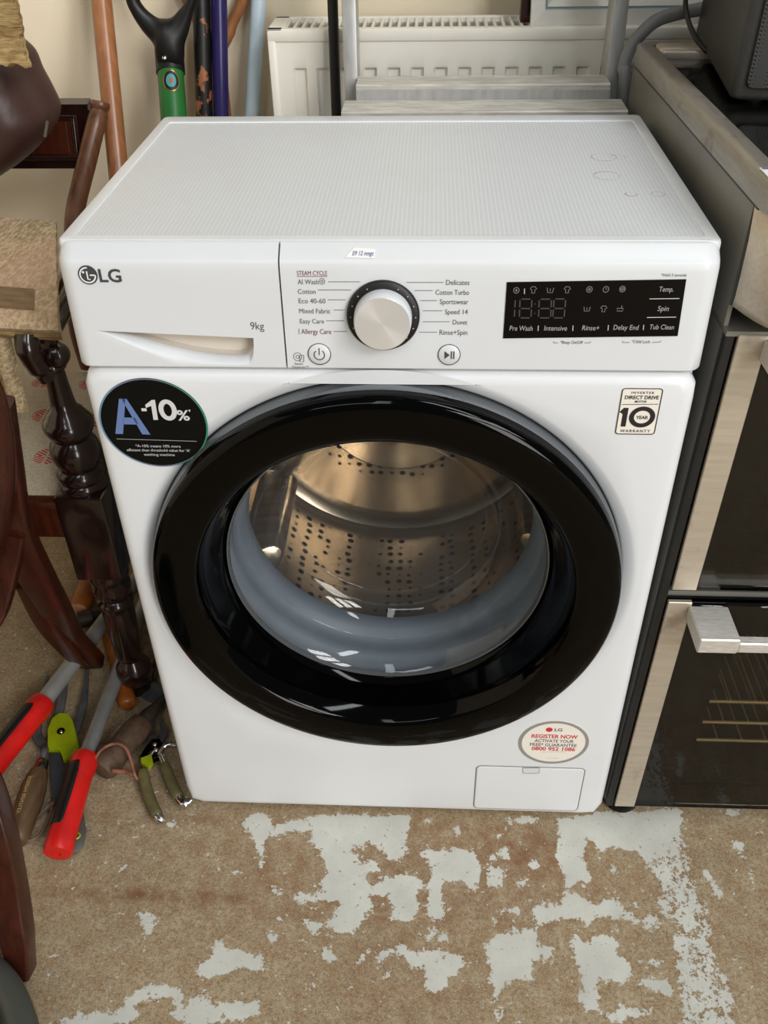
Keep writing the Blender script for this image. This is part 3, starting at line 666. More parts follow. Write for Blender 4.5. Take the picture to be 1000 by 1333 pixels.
def lid():
    rings = []
    def rr(x0, y0, x1, y1, r, z): rings.append([(x, y, z) for x, y in rrect(x0, y0, x1, y1, r, 4)])
    rr(-.2985, .0186, .2985, .434, .006, .838); rr(-.2985, .0186, .2985, .434, .006, .8472)
    rr(-.2978, .0192, .2978, .4334, .006, .8492); rr(-.2965, .0203, .2965, .432, .006, .850)
    rr(-.2858, .0290, .2858, .4080, .004, .850); rr(-.2852, .0296, .2852, .4074, .004, .8486)
    return MB().loft(rings, cap0=True)
obj('lid', lid(), mat('lid_plastic', (220,224,228), .36, var=.03, scale=6), wm, 30)
obj('textured_top', MB().grid(lambda u, v: (-.2853+.5706*u, .0295+.378*v, .8487), 2, 2), M['lid_tex'], wm, 0)

# porthole
door = obj('door', MB().lathe([(.2620,.026),(.2620,-.018),(.2608,-.0245),(.2565,-.0290),(.2500,-.0302),(.2360,-.0306),(.2250,-.0304),(.2160,-.0290),(.2110,-.0245),(.2040,-.004),(.1965,.018),(.1915,.030),(.1885,.033)], (DX,0,DZ), (0,1,0), 128), M['black_gloss'], wm, 60)
obj('door_trim', MB().lathe([(.2622,.012),(.2640,.010),(.2642,-.002),(.2636,-.009),(.2622,-.012)], (DX,0,DZ), (0,1,0), 128), M['grey_trim'], wm, 60)
obj('glass_rim', MB().lathe([(.1890,.0315),(.1882,.0290),(.1868,.0290),(.1858,.032),(.1855,.036)], (DX,0,DZ), (0,1,0), 96), M['grey_trim'], door, 60)
obj('door_glass', MB().lathe([(.1860,.033),(.1790,.040),(.1715,.055),(.1620,.075),(.1520,.093),(.1440,.104),(.1330,.1125),(.1150,.117),(.0900,.1195),(.0500,.1215),(.0150,.122)], (DX,0,DZ), (0,1,0), 96, cap1=True), M['bowl_glass'], door, 180)
for r_, y_, w_ in ((.1375,.1095,.0022),(.1200,.1165,.0016),(.1640,.0720,.0014)):
    obj('glass_ridge', MB().lathe([(r_+w_*math.cos(t), y_-w_*.6*math.sin(t)) for t in np.linspace(0, PI, 7)], (DX,0,DZ), (0,1,0), 96), M['bowl_glass'], door, 180)
obj('door_seal', MB().lathe([(.2600,.030),(.2100,.036),(.2030,.044),(.2010,.058),(.1930,.066),(.1900,.078),(.1930,.088),(.1880,.098),(.1800,.104),(.1765,.118),(.1800,.130),(.2400,.140)], (DX,0,DZ), (0,1,0), 96), M['rubber'], wm, 60)
_dw = MB().lathe([(.2385,.165),(.2385,.371)], (DX,0,DZ), (0,1,0), 96)
drum = obj('drum', MB().lathe([(.182,.130),(.200,.133),(.225,.138),(.238,.150),(.240,.160),(.240,.372),(.2395,.376),(.237,.381),(.2395,.386),(.236,.395),(.225,.401),(.212,.404),(.150,.404),(.110,.396),(.05,.392),(.01,.392)], (DX,0,DZ), (0,1,0), 96, cap1=True), M['drum'], wm, 40)
obj('perforated_wall', _dw, M['drum_holes'], drum, 60)
obj('perforated_back', MB().lathe([(.208,.4025),(.155,.4025),(.118,.3965)], (DX,0,DZ), (0,1,0), 96), M['drum_holes'], drum, 60)
for a in (95, 215, 335):
    t = math.radians(a); ro = Matrix.Translation((DX,0,DZ)) @ Matrix.Rotation(-t, 4, 'Y')
    lf = MB(); rings = []
    for (r, w) in ((.241,.034),(.222,.026),(.205,.018),(.196,.012),(.193,.006)):
        rings.append([ro @ Vector((r, y, z)) for y, z in rrect(.165+(.241-r)*.5, -w, .385-(.241-r)*.5, w, min(w*.6,.006), 3)])
    lf.loft(rings, cap1=True); lifter = obj('lifter', lf, M['drum'], drum, 50)

# dial
kx, kz = -.0035+.0, 0
KX, KZ, KRX, KRZ = -0.001,0.7878,0.0343,0.0357
PN = Vector((0, -1, .0454)).normalized()
def po(x, z, off=0): return Vector((x, yp(PANEL, z), z)) + PN*off
dialr = obj('dial_ring', MB().lathe([(.0335,-.001),(.0335,.0035),(.0322,.0048),(.0262,.0048),(.0258,.001)], po(KX,KZ), PN, 64), M['black_matte'], ctl, 50)
knob = obj('dial', MB().lathe([(.0266,.0),(.0264,.012),(.0258,.0195),(.0250,.0212)], po(KX,KZ), PN, 64), M['white_plastic'], ctl, 40)
fc = MB().lathe([(.0250,.0212),(.0246,.0216),(.012,.0214),(.0005,.0213)], po(KX,KZ), PN, 64, cap1=True)
fo = obj('dial_face', fc, M['knob_face'], knob, 40)
# move the face's own origin to the dial's centre, so that the spun grain runs around it
cc = po(KX, KZ, .0213) - Vector((0,.2,0))
fo.data.transform(Matrix.Translation(-cc)); fo.location = cc
mb = MB()
for (x0,z0,rx,rz) in ((-0.0356,0.8217,0.0009,0.0009),):
    pass
for a in list(range(118, 246, 21)) + list(range(62, -66, -21)):
    t = math.radians(a); mb.lathe([(.0007,.0048),(.0006,.0052)], po(KX+.0298*math.cos(t), KZ+.0298*math.sin(t)), PN, 8, cap1=True)
stuff(obj('dial_lights', mb, M['ink_pale'], dialr, 0))
for (q, sym) in (((-0.062,0.7484,0.0103,0.0112), 'power'), ((0.0604,0.7488,0.0102,0.0106), 'play')):
    cx, cz, rx, rz = q; R = (rx+rz)/2
    bt = obj('power_button' if sym == 'power' else 'start_button', MB().lathe([(R*.96,-.001),(R*.95,.0008),(R*.90,.0012),(R*.1,.0012)], po(cx,cz), PN, 40, cap1=True), M['white_plastic'], ctl, 40)
    mb = ribbon(circ(cx, cz, R, R), .0007, PANEL, .0009, closed=True)
    if sym == 'power':
        ribbon(circ(cx, cz-.0004, R*.46, R*.46, 30, 125, 415), .0009, PANEL, .0016, mb)
        ribbon([(cx, cz+R*.62), (cx, cz-R*.05)], .0009, PANEL, .0016, mb)
    else:
        flat([(cx-R*.42, cz+R*.38), (cx-R*.42, cz-R*.38), (cx+R*.05, cz)], PANEL, .0017, mb)
        for d in (.2, .42): ribbon([(cx+R*d, cz+R*.38), (cx+R*d, cz-R*.38)], .0012, PANEL, .0016, mb)
    stuff(obj('button_symbol', mb, M['ink_dark'], bt, 0))

# programme names around the dial
for s, r, m in (('STEAM CYCLE', (-0.078,-0.0507,0.8253,0.004), 'ink_red'), ('AI Wash', (-0.0778,-0.0589,0.8169,0.0046), 'ink'), ('Cotton', (-0.0782,-0.0621,0.8079,0.0044), 'ink'),
        ('Eco 40-60', (-0.0782,-0.0536,0.7989,0.0045), 'ink'), ('Mixed Fabric', (-0.0783,-0.0496,0.7891,0.0046), 'ink'), ('Easy Care', (-0.0783,-0.0559,0.7792,0.0044), 'ink'), ('Allergy Care', (-0.0778,-0.0497,0.7688,0.0048), 'ink_red'),
        ('Delicates', (0.0558,0.0767,0.8169,0.0046), 'ink'), ('Cotton Turbo', (0.0466,0.0767,0.8076,0.0046), 'ink'), ('Sportswear', (0.0506,0.0764,0.7987,0.0047), 'ink'),
        ('Speed 14', (0.0555,0.0762,0.7891,0.0045), 'ink'), ('Duvet', (0.0629,0.0762,0.779,0.0046), 'ink'), ('Rinse+Spin', (0.051,0.0766,0.7688,0.0049), 'ink'), ('*Hold 3 seconds', (0.2448,0.2667,0.8254,0.0027), 'ink'),
        ('*Beep On/Off', (0.1628,0.1835,0.7606,0.003), 'ink'), ('*Child Lock', (0.2281,0.245,0.7618,0.003), 'ink'), ('Smart', (-0.0863,-0.0782,0.7369,0.0024), 'ink'), ('Diagnosis™', (-0.0887,-0.0733,0.7335,0.0024), 'ink')):
    text(s, *r, ctl, M[m])
mb = MB()
def xz(*P): return [(p[0], p[2]) for p in P]
for seg_ in (xz((-0.0502,-0.0007,0.8193),(-0.0214,-0.0007,0.8194)), xz((-0.0598,-0.0011,0.8116),(-0.0296,-0.001,0.8117)), xz((-0.0515,-0.0015,0.8023),(-0.0348,-0.0015,0.8023)), xz((-0.0466,-0.0019,0.7924),(-0.0363,-0.0019,0.7925)), xz((-0.0537,-0.0024,0.7819),(-0.0371,-0.0024,0.782)), xz((-0.0475,-0.0029,0.7713),(-0.0349,-0.0029,0.7714)),
             xz((0.0201,-0.0007,0.819),(0.0536,-0.0007,0.8191)), xz((0.0275,-0.0011,0.8115),(0.0439,-0.0011,0.8115)), xz((0.033,-0.0015,0.802),(0.0479,-0.0015,0.8021)), xz((0.0351,-0.0019,0.7922),(0.053,-0.0019,0.7923)), xz((0.0352,-0.0024,0.7815),(0.0603,-0.0024,0.7817)), xz((0.0321,-0.0029,0.7712),(0.0487,-0.0029,0.7713)),
             xz((-0.0797,-0.0028,0.774),(-0.0801,-0.003,0.7682)), xz((0.1563,-0.0033,0.763),(0.1568,-0.0033,0.7615),(0.161,-0.0033,0.7615)), xz((0.185,-0.0033,0.7617),(0.1899,-0.0033,0.7617),(0.1908,-0.0032,0.7632)), xz((0.2195,-0.0032,0.7638),(0.2201,-0.0033,0.7623),(0.2264,-0.0033,0.7624)), xz((0.2467,-0.0033,0.7625),(0.2536,-0.0033,0.763),(0.2548,-0.0032,0.7645))):
    ribbon(seg_, .00055, PANEL, .0005, mb)
stuff(obj('guide_lines', mb, M['grey_line'], ctl, 0))
mb = ribbon(xz((-0.0781,-0.0005,0.8242),(-0.0507,-0.0005,0.8243)), .0005, PANEL, .0005); obj('underline', mb, M['ink_red'], ctl, 0)
mb = MB()
for q in ((-0.0557,0.8198,0.0024,0.0027), (-0.0829,0.7453,0.0039,0.0042)):
    ribbon(circ(*q, n=24), .0005, PANEL, .0005, mb, closed=True); ribbon(circ(q[0], q[1], q[2]*.4, q[3]*.4, n=12), .0005, PANEL, .0005, mb, closed=True)
ribbon(xz((-0.0807,-0.004,0.7471),(-0.0769,-0.004,0.7471),(-0.0774,-0.0043,0.7403),(-0.0812,-0.0043,0.7403)), .0006, PANEL, .0005, mb, closed=True)
stuff(obj('icon', mb, M['ink'], ctl, 0))

# display
dsp = obj('display', flat(xz((0.1099,-0.0007,0.8196),(0.2671,-0.0005,0.8229),(0.2687,-0.003,0.7692),(0.1098,-0.0031,0.7657)), PANEL, .0008, th=.0012), M['black_disp'], ctl, 0)
for s, r in (('Temp.', (0.2449,0.2574,0.8117,0.0046)), ('Spin', (0.2465,0.2563,0.7935,0.0047)), ('Pre Wash', (0.1151,0.1362,0.7737,0.0047)), ('Intensive', (0.1467,0.1675,0.774,0.0047)),
        ('Rinse+', (0.1811,0.1967,0.7745,0.0047)), ('Delay End', (0.2094,0.2322,0.7752,0.0047)), ('Tub Clean', (0.242,0.2639,0.7758,0.0046))):
    text(s, *r, dsp, M['ink_pale'], off=.0011, shear=.08)
mb = MB()
for seg_ in (xz((0.1411,-0.0025,0.7788),(0.1412,-0.0028,0.7736)), xz((0.1726,-0.0025,0.779),(0.1729,-0.0028,0.7738)), xz((0.2045,-0.0025,0.7796),(0.2048,-0.0027,0.7744)), xz((0.2363,-0.0025,0.7802),(0.2366,-0.0027,0.775)), xz((0.2377,-0.0014,0.8049),(0.264,-0.0013,0.8054)), xz((0.2381,-0.0022,0.7872),(0.2641,-0.0021,0.7878)), xz((0.1258,-0.0009,0.814),(0.1262,-0.0012,0.809))):
    ribbon(seg_, .0006, PANEL, .0011, mb)
stuff(obj('display_lines', mb, M['ink_white'], dsp, 0))
mb = MB()
def digit(l, t, r, b, segs):
    s_ = .9; cx = lambda u, v: (l+(r-l)*u-(b-t)*.06*v, t+(b-t)*v)
    return [[cx(*a), cx(*b_)] for a, b_ in segs]
SEG8 = [((.12,0),(.88,0)),((.12,.5),(.88,.5)),((.12,1),(.88,1)),((0,.06),(0,.44)),((0,.56),(0,.94)),((1,.06),(1,.44)),((1,.56),(1,.94))]
def seg_plane(l, t, r, b, A, B, D, segs):
    for (u0, v0), (u1, v1) in segs:
        f_ = lambda u, v: (A[0]+(B[0]-A[0])*u+(D[0]-A[0])*v, A[1]+(B[1]-A[1])*u+(D[1]-A[1])*v)
        ribbon([f_(u0, v0), f_(u1, v1)], .0012, PANEL, .0011, mb)
for P3 in (((0.1226,-0.0014,0.8042),(0.1332,-0.0014,0.8042),(0.1232,-0.0022,0.7862)), ((0.1398,-0.0014,0.8042),(0.1507,-0.0014,0.8043),(0.1406,-0.0022,0.7863)), ((0.1531,-0.0014,0.8045),(0.1634,-0.0014,0.8045),(0.1534,-0.0022,0.7864))):
    A, B, D = xz(*P3); seg_plane(0,0,0,0, A, B, D, SEG8)
A, B, D = xz((0.1184,-0.0014,0.8041),(0.1198,-0.0014,0.8041),(0.1186,-0.0022,0.7862)); seg_plane(0,0,0,0, A, B, D, [((0,.06),(0,.44)),((0,.56),(0,.94))])
for q in ((0.1365,0.7996,0.0005,0.0007), (0.1369,0.7907,0.0005,0.0007)): flat(circ(*q, n=8), PANEL, .0012, mb)
stuff(obj('clock_segments', mb, M['ink_dim'], dsp, 0))
def icon(q, kind):
    x, z, a, b = q; mb = MB(); w = .0006
    if kind == 'tub':
        ribbon([(x-a, z+b*.7), (x-a*.75, z-b*.7), (x+a*.75, z-b*.7), (x+a, z+b*.7)], w, PANEL, .0011, mb); ribbon([(x, z+b*.5), (x, z-b*.3)], w, PANEL, .0011, mb)
    elif kind == 'shirt':
        ribbon([(x-a*.45, z-b*.9), (x-a*.45, z+b*.1), (x-a, z+b*.3), (x-a*.5, z+b), (x+a*.5, z+b), (x+a, z+b*.3), (x+a*.45, z+b*.1), (x+a*.45, z-b*.9)], w, PANEL, .0011, mb, closed=True)
    elif kind == 'basin':
        ribbon([(x-a, z+b*.1), (x-a*.8, z-b*.8), (x+a*.8, z-b*.8), (x+a, z+b*.1)], w, PANEL, .0011, mb, closed=True); ribbon([(x+a*.4, z+b), (x+a*.4, z+b*.2)], w, PANEL, .0011, mb)
    else:
        ribbon(circ(x, z, a*.85, b*.85, 20), w, PANEL, .0011, mb, closed=True)
        if kind == 'clock': ribbon([(x, z+b*.5), (x, z), (x+a*.4, z)], w, PANEL, .0011, mb)
        if kind == 'fan':
            for t in (0, 60, 120): ribbon([(x-a*.5*math.cos(math.radians(t)), z-b*.5*math.sin(math.radians(t))), (x+a*.5*math.cos(math.radians(t)), z+b*.5*math.sin(math.radians(t)))], w, PANEL, .0011, mb)
        if kind == 'home': flat(circ(x, z, a*.35, b*.35, 10), PANEL, .0012, mb)
        if kind == 'swirl':
            for d in (-.35, 0, .35): ribbon([(x-a*.7, z+b*(d-.15)), (x+a*.7, z+b*(d+.15))], w, PANEL, .0011, mb)
    stuff(obj('display_icon', mb, M['grey_line'], dsp, 0))
for q, kd in (((0.1187,0.8123,0.0029,0.0031), 'home'), ((0.1338,0.8126,0.0029,0.0032), 'shirt'), ((0.1488,0.8126,0.0029,0.0032), 'tub'), ((0.1638,0.8129,0.0029,0.003), 'shirt'),
              ((0.1834,0.8135,0.0029,0.0032), 'fan'), ((0.198,0.8136,0.0029,0.0032), 'clock'), ((0.2125,0.814,0.0029,0.0032), 'swirl'), ((0.1833,0.7951,0.0028,0.0029), 'tub'), ((0.1983,0.7951,0.0029,0.0029), 'shirt'), ((0.213,0.7956,0.0029,0.0029), 'basin')):
    icon(q, kd)

# drawer print: round maker's mark, maker's name, load
cx, cz, rx, rz = -0.269,0.8248,0.0087,0.0091; R = (rx+rz)/2
lg = obj('maker_emblem', flat(circ(cx, cz, R, R, 48), PANEL, .0006, th=.0005), M['ink_dark'], drw, 0)
def emblem(cx, cz, a, b, pl, off, parent, m, w):
    mb = ribbon([(cx+a*.78*math.cos(math.radians(t)), cz+b*.78*math.sin(math.radians(t))) for t in range(85, 361, 9)] + [(cx+a*.72, cz), (cx+a*.22, cz)], w, pl, off)
    ribbon([(cx-a*.04, cz+b*.42), (cx-a*.04, cz-b*.44), (cx+a*.22, cz-b*.44)], w, pl, off, mb)
    flat(circ(cx-a*.42, cz+b*.3, a*.12, b*.12, 12), pl, off, mb)
    stuff(obj('emblem_lines', mb, m, parent, 0))
emblem(cx, cz, R, R, PANEL, .0009, lg, M['paper'], .0013)
text('LG', -0.2589,-0.2385,0.8184,0.0117, drw, M['ink_dark'], bold=.02)
text('9kg', -0.1251,-0.1123,0.7729,0.0072, drw, M['ink'])

# handwritten paper label on the sloping top edge
FAC = (-1.0692, 1.2778)
lb = obj('paper_label', flat(xz((-0.0347,0.0045,0.8403),(-0.0269,0.0123,0.8464),(-0.0076,0.0114,0.8457),(-0.008,0.004,0.8398)), FAC, .0012, th=.0010), M['paper'], ctl, 0)
text('£9 12 MHGC', (-0.024,-0.0834,0.7714) if False else -.0305, -.0120, .8418, .0026, lb, M['ink_blue'], FAC, .0016, shear=.2) if False else None
A, B = xz((-0.028,0.0063,0.8417),(-0.0088,0.0066,0.8419))
text('E9 12 mngc', A[0], B[0], (A[1]+B[1])/2, .0026, lb, M['ink_blue'], FAC, .0018, shear=.25, bold=.01)

# round energy sticker
cx, cz, rx, rz = -0.2344,0.6687,0.0548,0.0525; R = rx
st = obj('energy_sticker', flat(circ(cx, cz, R, rz, 72), LOWER, .0006, th=.0005), M['sticker_black'], wm, 0)
obj('sticker_rim', ribbon(circ(cx, cz, R-.0008, rz-.0008, 72), .0016, LOWER, .0009, closed=True), M['sticker_rim'], st, 0)
mb = MB()
for q in (xz((-0.276,-0.0041,0.6564),(-0.2682,-0.0041,0.6563),(-0.2576,-0.0044,0.6978),(-0.2641,-0.0044,0.6977)), xz((-0.2616,-0.0044,0.6977),(-0.2567,-0.0044,0.6978),(-0.2401,-0.0041,0.6559),(-0.2483,-0.0041,0.6562)), xz((-0.2663,-0.0042,0.668),(-0.2498,-0.0042,0.6678),(-0.2519,-0.0043,0.6758),(-0.2639,-0.0043,0.676))): flat(q, LOWER, .0010, mb)
obj('letter_a', mb, M['ink_bluegrad'], st, 0)
mb = flat(xz((-0.2437,-0.0043,0.6871),(-0.2385,-0.0043,0.687),(-0.2387,-0.0043,0.6838),(-0.2438,-0.0043,0.6839)), LOWER, .0011)
flat(xz((-0.239,-0.0044,0.6911),(-0.2316,-0.0044,0.6968),(-0.2282,-0.0044,0.6969),(-0.229,-0.0042,0.6738),(-0.2337,-0.0042,0.6737),(-0.2331,-0.0044,0.6901),(-0.2388,-0.0043,0.6877)), LOWER, .0011, mb)
q = (-0.2173,0.6854,0.0088,0.0122); ribbon(circ(q[0], q[1], q[2]-.0022, q[3]-.0024, 40), .0050, LOWER, .0011, mb, closed=True)
obj('letters_minus_10', mb, M['ink_white'], st, 0)
text('%', -0.209,-0.1964,0.6736,0.0114, st, M['ink_white'], LOWER, .0010, bold=.02)
text("'", -0.1963,-0.1947,0.6794,0.0063, st, M['ink_white'], LOWER, .0010)
obj('sticker_line', ribbon(xz((-0.2761,-0.0041,0.6502),(-0.1936,-0.004,0.6484)), .0006, LOWER, .0010), M['ink_pale'], st, 0)
for s, r in (('*A-10% means 10% more', (-0.2581,-0.2113,0.6404,0.0031)), ("efficient than threshold value for 'A'", (-0.268,-0.2021,0.6352,0.0031)), ('washing machine', (-0.2512,-0.219,0.6298,0.0031))):
    text(s, *r, st, M['ink_white'], LOWER, .0010)

# warranty sticker
ws_out = xz((0.2262,-0.0046,0.7151),(0.2654,-0.0046,0.7155),(0.265,-0.0041,0.6627),(0.226,-0.0041,0.6622))
xm0 = (ws_out[0][0]+ws_out[3][0])/2; xm1 = (ws_out[1][0]+ws_out[2][0])/2; z1 = (ws_out[0][1]+ws_out[1][1])/2; z0 = (ws_out[2][1]+ws_out[3][1])/2
ws = obj('warranty_sticker', flat(rrect(xm0, z0, xm1, z1, .003), LOWER, .0005, th=.0004), M['paper_cream'], wm, 0)
obj('sticker_border', ribbon(rrect(xm0+.0006, z0+.0006, xm1-.0006, z1-.0006, .003), .0010, LOWER, .0008, closed=True), M['ink_black'], ws, 0)
for s, r, b, sp_ in (('INVERTER', (0.2356,0.2571,0.709,0.0025), .01, 1.35), ('DIRECT DRIVE', (0.2301,0.2622,0.7031,0.0038), .02, 1), ('MOTOR', (0.2402,0.2515,0.6993,0.0022), .02, 1), ('YEAR', (0.244,0.2557,0.6806,0.0037), .02, 1), ('WARRANTY', (0.231,0.2601,0.6653,0.003), .01, 1.3)):
    text(s, *r, ws, M['ink_black'], LOWER, .0009, bold=b, space=sp_)
q = (0.2498,0.6829,0.0118,0.0112)
mb = ribbon(circ(q[0], q[1], q[2]*.86, q[3]*.86, 40), .0047, LOWER, .0009, closed=True)
A, B, D, E_ = xz((0.2299,-0.0044,0.693),(0.2354,-0.0044,0.6931),(0.2371,-0.0042,0.6718),(0.2324,-0.0042,0.6717))
flat([(B[0]-.0047, B[1]), (B[0], B[1]), (B[0], D[1]), (B[0]-.0047, D[1])], LOWER, .0009, mb); flat([(B[0]-.0082, B[1]-.0046), (B[0]-.0047, B[1]-.0004), (B[0]-.003, B[1]-.004), (B[0]-.0047, B[1]-.007)], LOWER, .00092, mb)
ribbon(xz((0.2284,-0.0044,0.6969),(0.2629,-0.0044,0.6977)), .0006, LOWER, .0009, mb)
obj('lettering', mb, M['ink_black'], ws, 0)

# registration sticker
cx, cz, rx, rz = 0.2144,0.1759,0.0461,0.0447; R = (rx+rz)/2
rs = obj('registration_sticker', flat(circ(cx, cz, rx, rz, 64), LOWER, .0006, th=.0005), M['paper_cream'], wm, 0)
obj('sticker_rim', ribbon(circ(cx, cz, rx-.0022, rz-.0022, 64), .0044, LOWER, .0009, closed=True), mat('sticker_grey', (142,140,136), .4), rs, 0)
q = (0.2062,0.2029,0.0045,0.0043); e2 = obj('maker_emblem', flat(circ(*q, n=24), LOWER, .0009), M['ink_crimson'], rs, 0)
for s, r, m, b in (('LG', (0.2131,0.2232,0.2004,0.0056), 'ink', .02), ('REGISTER NOW', (0.1846,0.2446,0.1856,0.0072), 'ink_crimson', .02), ('ACTIVATE YOUR', (0.1892,0.2404,0.1769,0.0059), 'ink', .01), ('FREE* GUARANTEE', (0.1838,0.2452,0.1685,0.006), 'ink', .01), ('0800 952 1086', (0.1868,0.2442,0.1597,0.0072), 'ink_crimson', .02)):
    text(s, *r, rs, M[m], LOWER, .0009, bold=b)
mb = ribbon(xz((0.2003,-0.0002,0.1559),(0.2312,-0.0002,0.1574)), .0003, LOWER, .0009); ribbon(xz((0.2082,-0.0001,0.1428),(0.2235,-0.0001,0.1435)), .0003, LOWER, .0009, mb)
stuff(obj('fine_print', mb, M['grey_line'], rs, 0))

# filter flap
A, B, D, E_ = xz((0.1159,0.0001,0.1184),(0.2621,0,0.1252),(0.2636,0.0008,0.0267),(0.1149,0.0009,0.019))
x0, x1, zz0, zz1 = (A[0]+E_[0])/2, (B[0]+D[0])/2, (D[1]+E_[1])/2, (A[1]+B[1])/2
fl = MB(); rings = []
for ins, o_ in ((.0012,.0001),(.0012,.0008),(.0018,.0012),(.003,.0013)): rings.append([(x, yp(LOWER, z)-o_, z) for x, z in rrect(x0+ins, zz0+ins, x1-ins, zz1-ins, .006)])
fl.loft(rings, cap1=True); flap = obj('filter_flap', fl, M['white'], wm, 40)
obj('flap_gap', ribbon(rrect(x0, zz0, x1, zz1, .007), .0013, LOWER, .0002, closed=True), M['grey_line'], flap, 0)
A, B, D, E_ = xz((0.1781,0.0001,0.121),(0.2008,0.0001,0.122),(0.2008,0.0001,0.1112),(0.1794,0.0001,0.1102))
obj('finger_notch', flat([A, E_, (E_[0]+.004, E_[1]-.001), (D[0]-.004, D[1]-.001), D, B], LOWER, .0016), M['white_plastic'], flap, 0)
obj('notch_edge', ribbon([A, E_, (E_[0]+.004, E_[1]-.001), (D[0]-.004, D[1]-.001), D, B], .0009, LOWER, .0018, closed=True), M['grey_line'], flap, 0)

# ------------------------------------------------------------------ cooker (own frame: x right, y back, z up; it leans a degree)
CK = thing('cooker', 'stainless steel double oven cooker with black glass doors right of the washing machine', 'cooker', (.3025, .004, .0), rot=(-.0061, .0186, .0162), local=True)
KH = .883
body = MB().box((0, .012, .03), (.004, .565, KH)).box((.596, .012, .03), (.6, .565, KH)).box((0, .561, .03), (.6, .565, KH)).box((0, .012, .03), (.6, .565, .034)).box((.004, .012, .424), (.596, .56, .434)).box((0, .0, KH-.12), (.6, .565, KH-.115))
obj('side_trim', MB().box((.0006, .0008, .03), (.0095, .0115, .765), .0012, 1), M['black_matte'], CK, 30)
obj('body', body, M['grey_panel'], CK, 30)
obj('trim_gap', MB().box((-.0006, .0, KH-.0022), (.6006, .55, KH-.0002)), M['black_matte'], CK, 0)
ht = MB(); rings = []
for (ox, z_, ix) in ((0,KH,0), (-.002,KH+.001,0), (-.002,KH+.0235,0), (.0002,KH+.0262,0), (.003,KH+.0272,0), (.0165,KH+.0262,0), (.0185,KH+.0185,0)):
    rings.append([(x, y, z_) for x, y in rrect(ox, -.024+ox, .6-ox, .560-ox, max(.012-ox*.3, .004), 4)])
ht.loft(rings, cap0=True); obj('hob_trim', ht, M['stainless_trim'], CK, 45)
hob = obj('hob_glass', MB().box((.0182, -.006, KH+.012), (.5818, .500, KH+.0185), .001, 1), M['hob'], CK, 30)
obj('rear_rail', MB().box((.0182, .500, KH+.010), (.5818, .541, KH+.030), .006, 3), M['stainless'], CK, 40)
for cx, cy, r in ((.16,.13,.09), (.44,.13,.075), (.16,.37,.075), (.44,.37,.09)):
    obj('cooking_zone_print', MB().lathe([(r, .0), (r-.002, .0003), (r-.004, .0)], (cx, cy, KH+.0186), seg=48), M['grey_line'], hob, 0)
cp = MB(); rings = []
for x in (0, .003, .008, .015, .023, .032, .044, .06, .54, .556, .568, .577, .585, .592, .597, .6):
    e = min(x, .6-x); b_ = 1-max(0, 1-e/.05)**2.2; dd = .052*b_
    z0_ = .779+.010*(1-b_)
    rings.append([(x, .012, KH-.002), (x, .010-dd*.50, KH-.002), (x, .008-dd*.86, KH-.010), (x, .004-dd, KH-.03), (x, .002-dd*1.0, KH-.065), (x, .002-dd*.94, z0_+.012), (x, .004-dd*.72, z0_+.003), (x, .012, z0_)])
cp.loft(rings, closed=False); obj('control_fascia', cp, M['stainless'], CK, 50)
for x in (.11, .20, .40, .49): obj('knob', MB().lathe([(.022,0),(.022,.004),(.018,.006),(.017,.026),(.014,.028)], (x, -.05, .828), (0,-1,0), 28, cap1=True), M['steel'], CK, 40)
obj('clock_window', MB().box((.255, -.0515, .805), (.345, -.047, .85), .002), M['black_disp'], CK, 30)
def oven_door(z0_, z1_, name):
    d = obj(name, MB().box((.0395, .0, z1_-.005), (.5605, .010, z1_)).box((.0395, .0, z0_), (.5605, .012, z0_+.004)).box((.0115, .0042, z0_), (.0980, .010, z1_)).box((.502, .0042, z0_), (.5885, .010, z1_)).box((.09, .0042, z1_-.055), (.51, .010, z1_)).box((.09, .0042, z0_), (.51, .010, z0_+.045)), M['black_gloss'], CK, 30)
    for x in (.0115, .5610): obj('steel_strip', MB().box((x, -.002, z0_), (x+.0275, .0040, z1_), .0008, 1), M['stainless'], d, 30, 'brushed steel strip')
    obj('glass_panel', MB().box((.0395, -.0010, z0_+.004), (.5605, .0034, z1_-.005), .0006, 1), M['oven_glass'], d, 30)
    zh = z1_-.015
    obj('handle', MB().box((.080, -.056, zh-.010), (.520, -.043, zh+.005), .0015, 1), M['alu_handle'], d, 30)
    for x in (.0355, .5195): obj('handle_bracket', MB().box((x, -.0565, zh-.011), (x+.045, -.0015, zh+.0105), .0015, 1), M['alu_handle'], d, 30)
oven_door(.447, .765, 'upper_oven_door'); oven_door(.034, .428, 'lower_oven_door')
for z0_, z1_, rz_ in ((.452, .755, (.593, .667, .694)), (.05, .418, (.121, .159, .2015))):
    cv = obj('oven_cavity', MB().box((.080, .03, z0_), (.084, .50, z1_)).box((.516, .03, z0_), (.52, .50, z1_)).box((.08, .496, z0_), (.52, .50, z1_)).box((.08, .03, z0_), (.52, .5, z0_+.004)).box((.08, .03, z1_-.004), (.52, .5, z1_)), M['cavity'], CK, 30)
    for rz in rz_:
        r_ = MB()
        for y in (.05, .48): r_.tube([(.090, y, rz), (.510, y, rz)], .0028, 8)
        for x in (.091, .509): r_.tube([(x, .05, rz), (x, .48, rz)], .0028, 8)
        for i in range(12): r_.tube([(.115+i*.0335, .05, rz+.003), (.115+i*.0335, .48, rz+.003)], .0016, 6)
        obj('oven_rack', r_, M['rack'], cv, 60)
obj('plinth', MB().box((.012, .03, .012), (.588, .05, .032)), M['black_matte'], CK, 30)
for x in (.03, .57):
    for y in (.035, .52): obj('foot', MB().lathe([(.024,.0),(.026,.004),(.024,.014),(.016,.018),(.014,.032)], (x, y, 0), seg=20, cap0=True), M['black_gloss'], CK, 40)
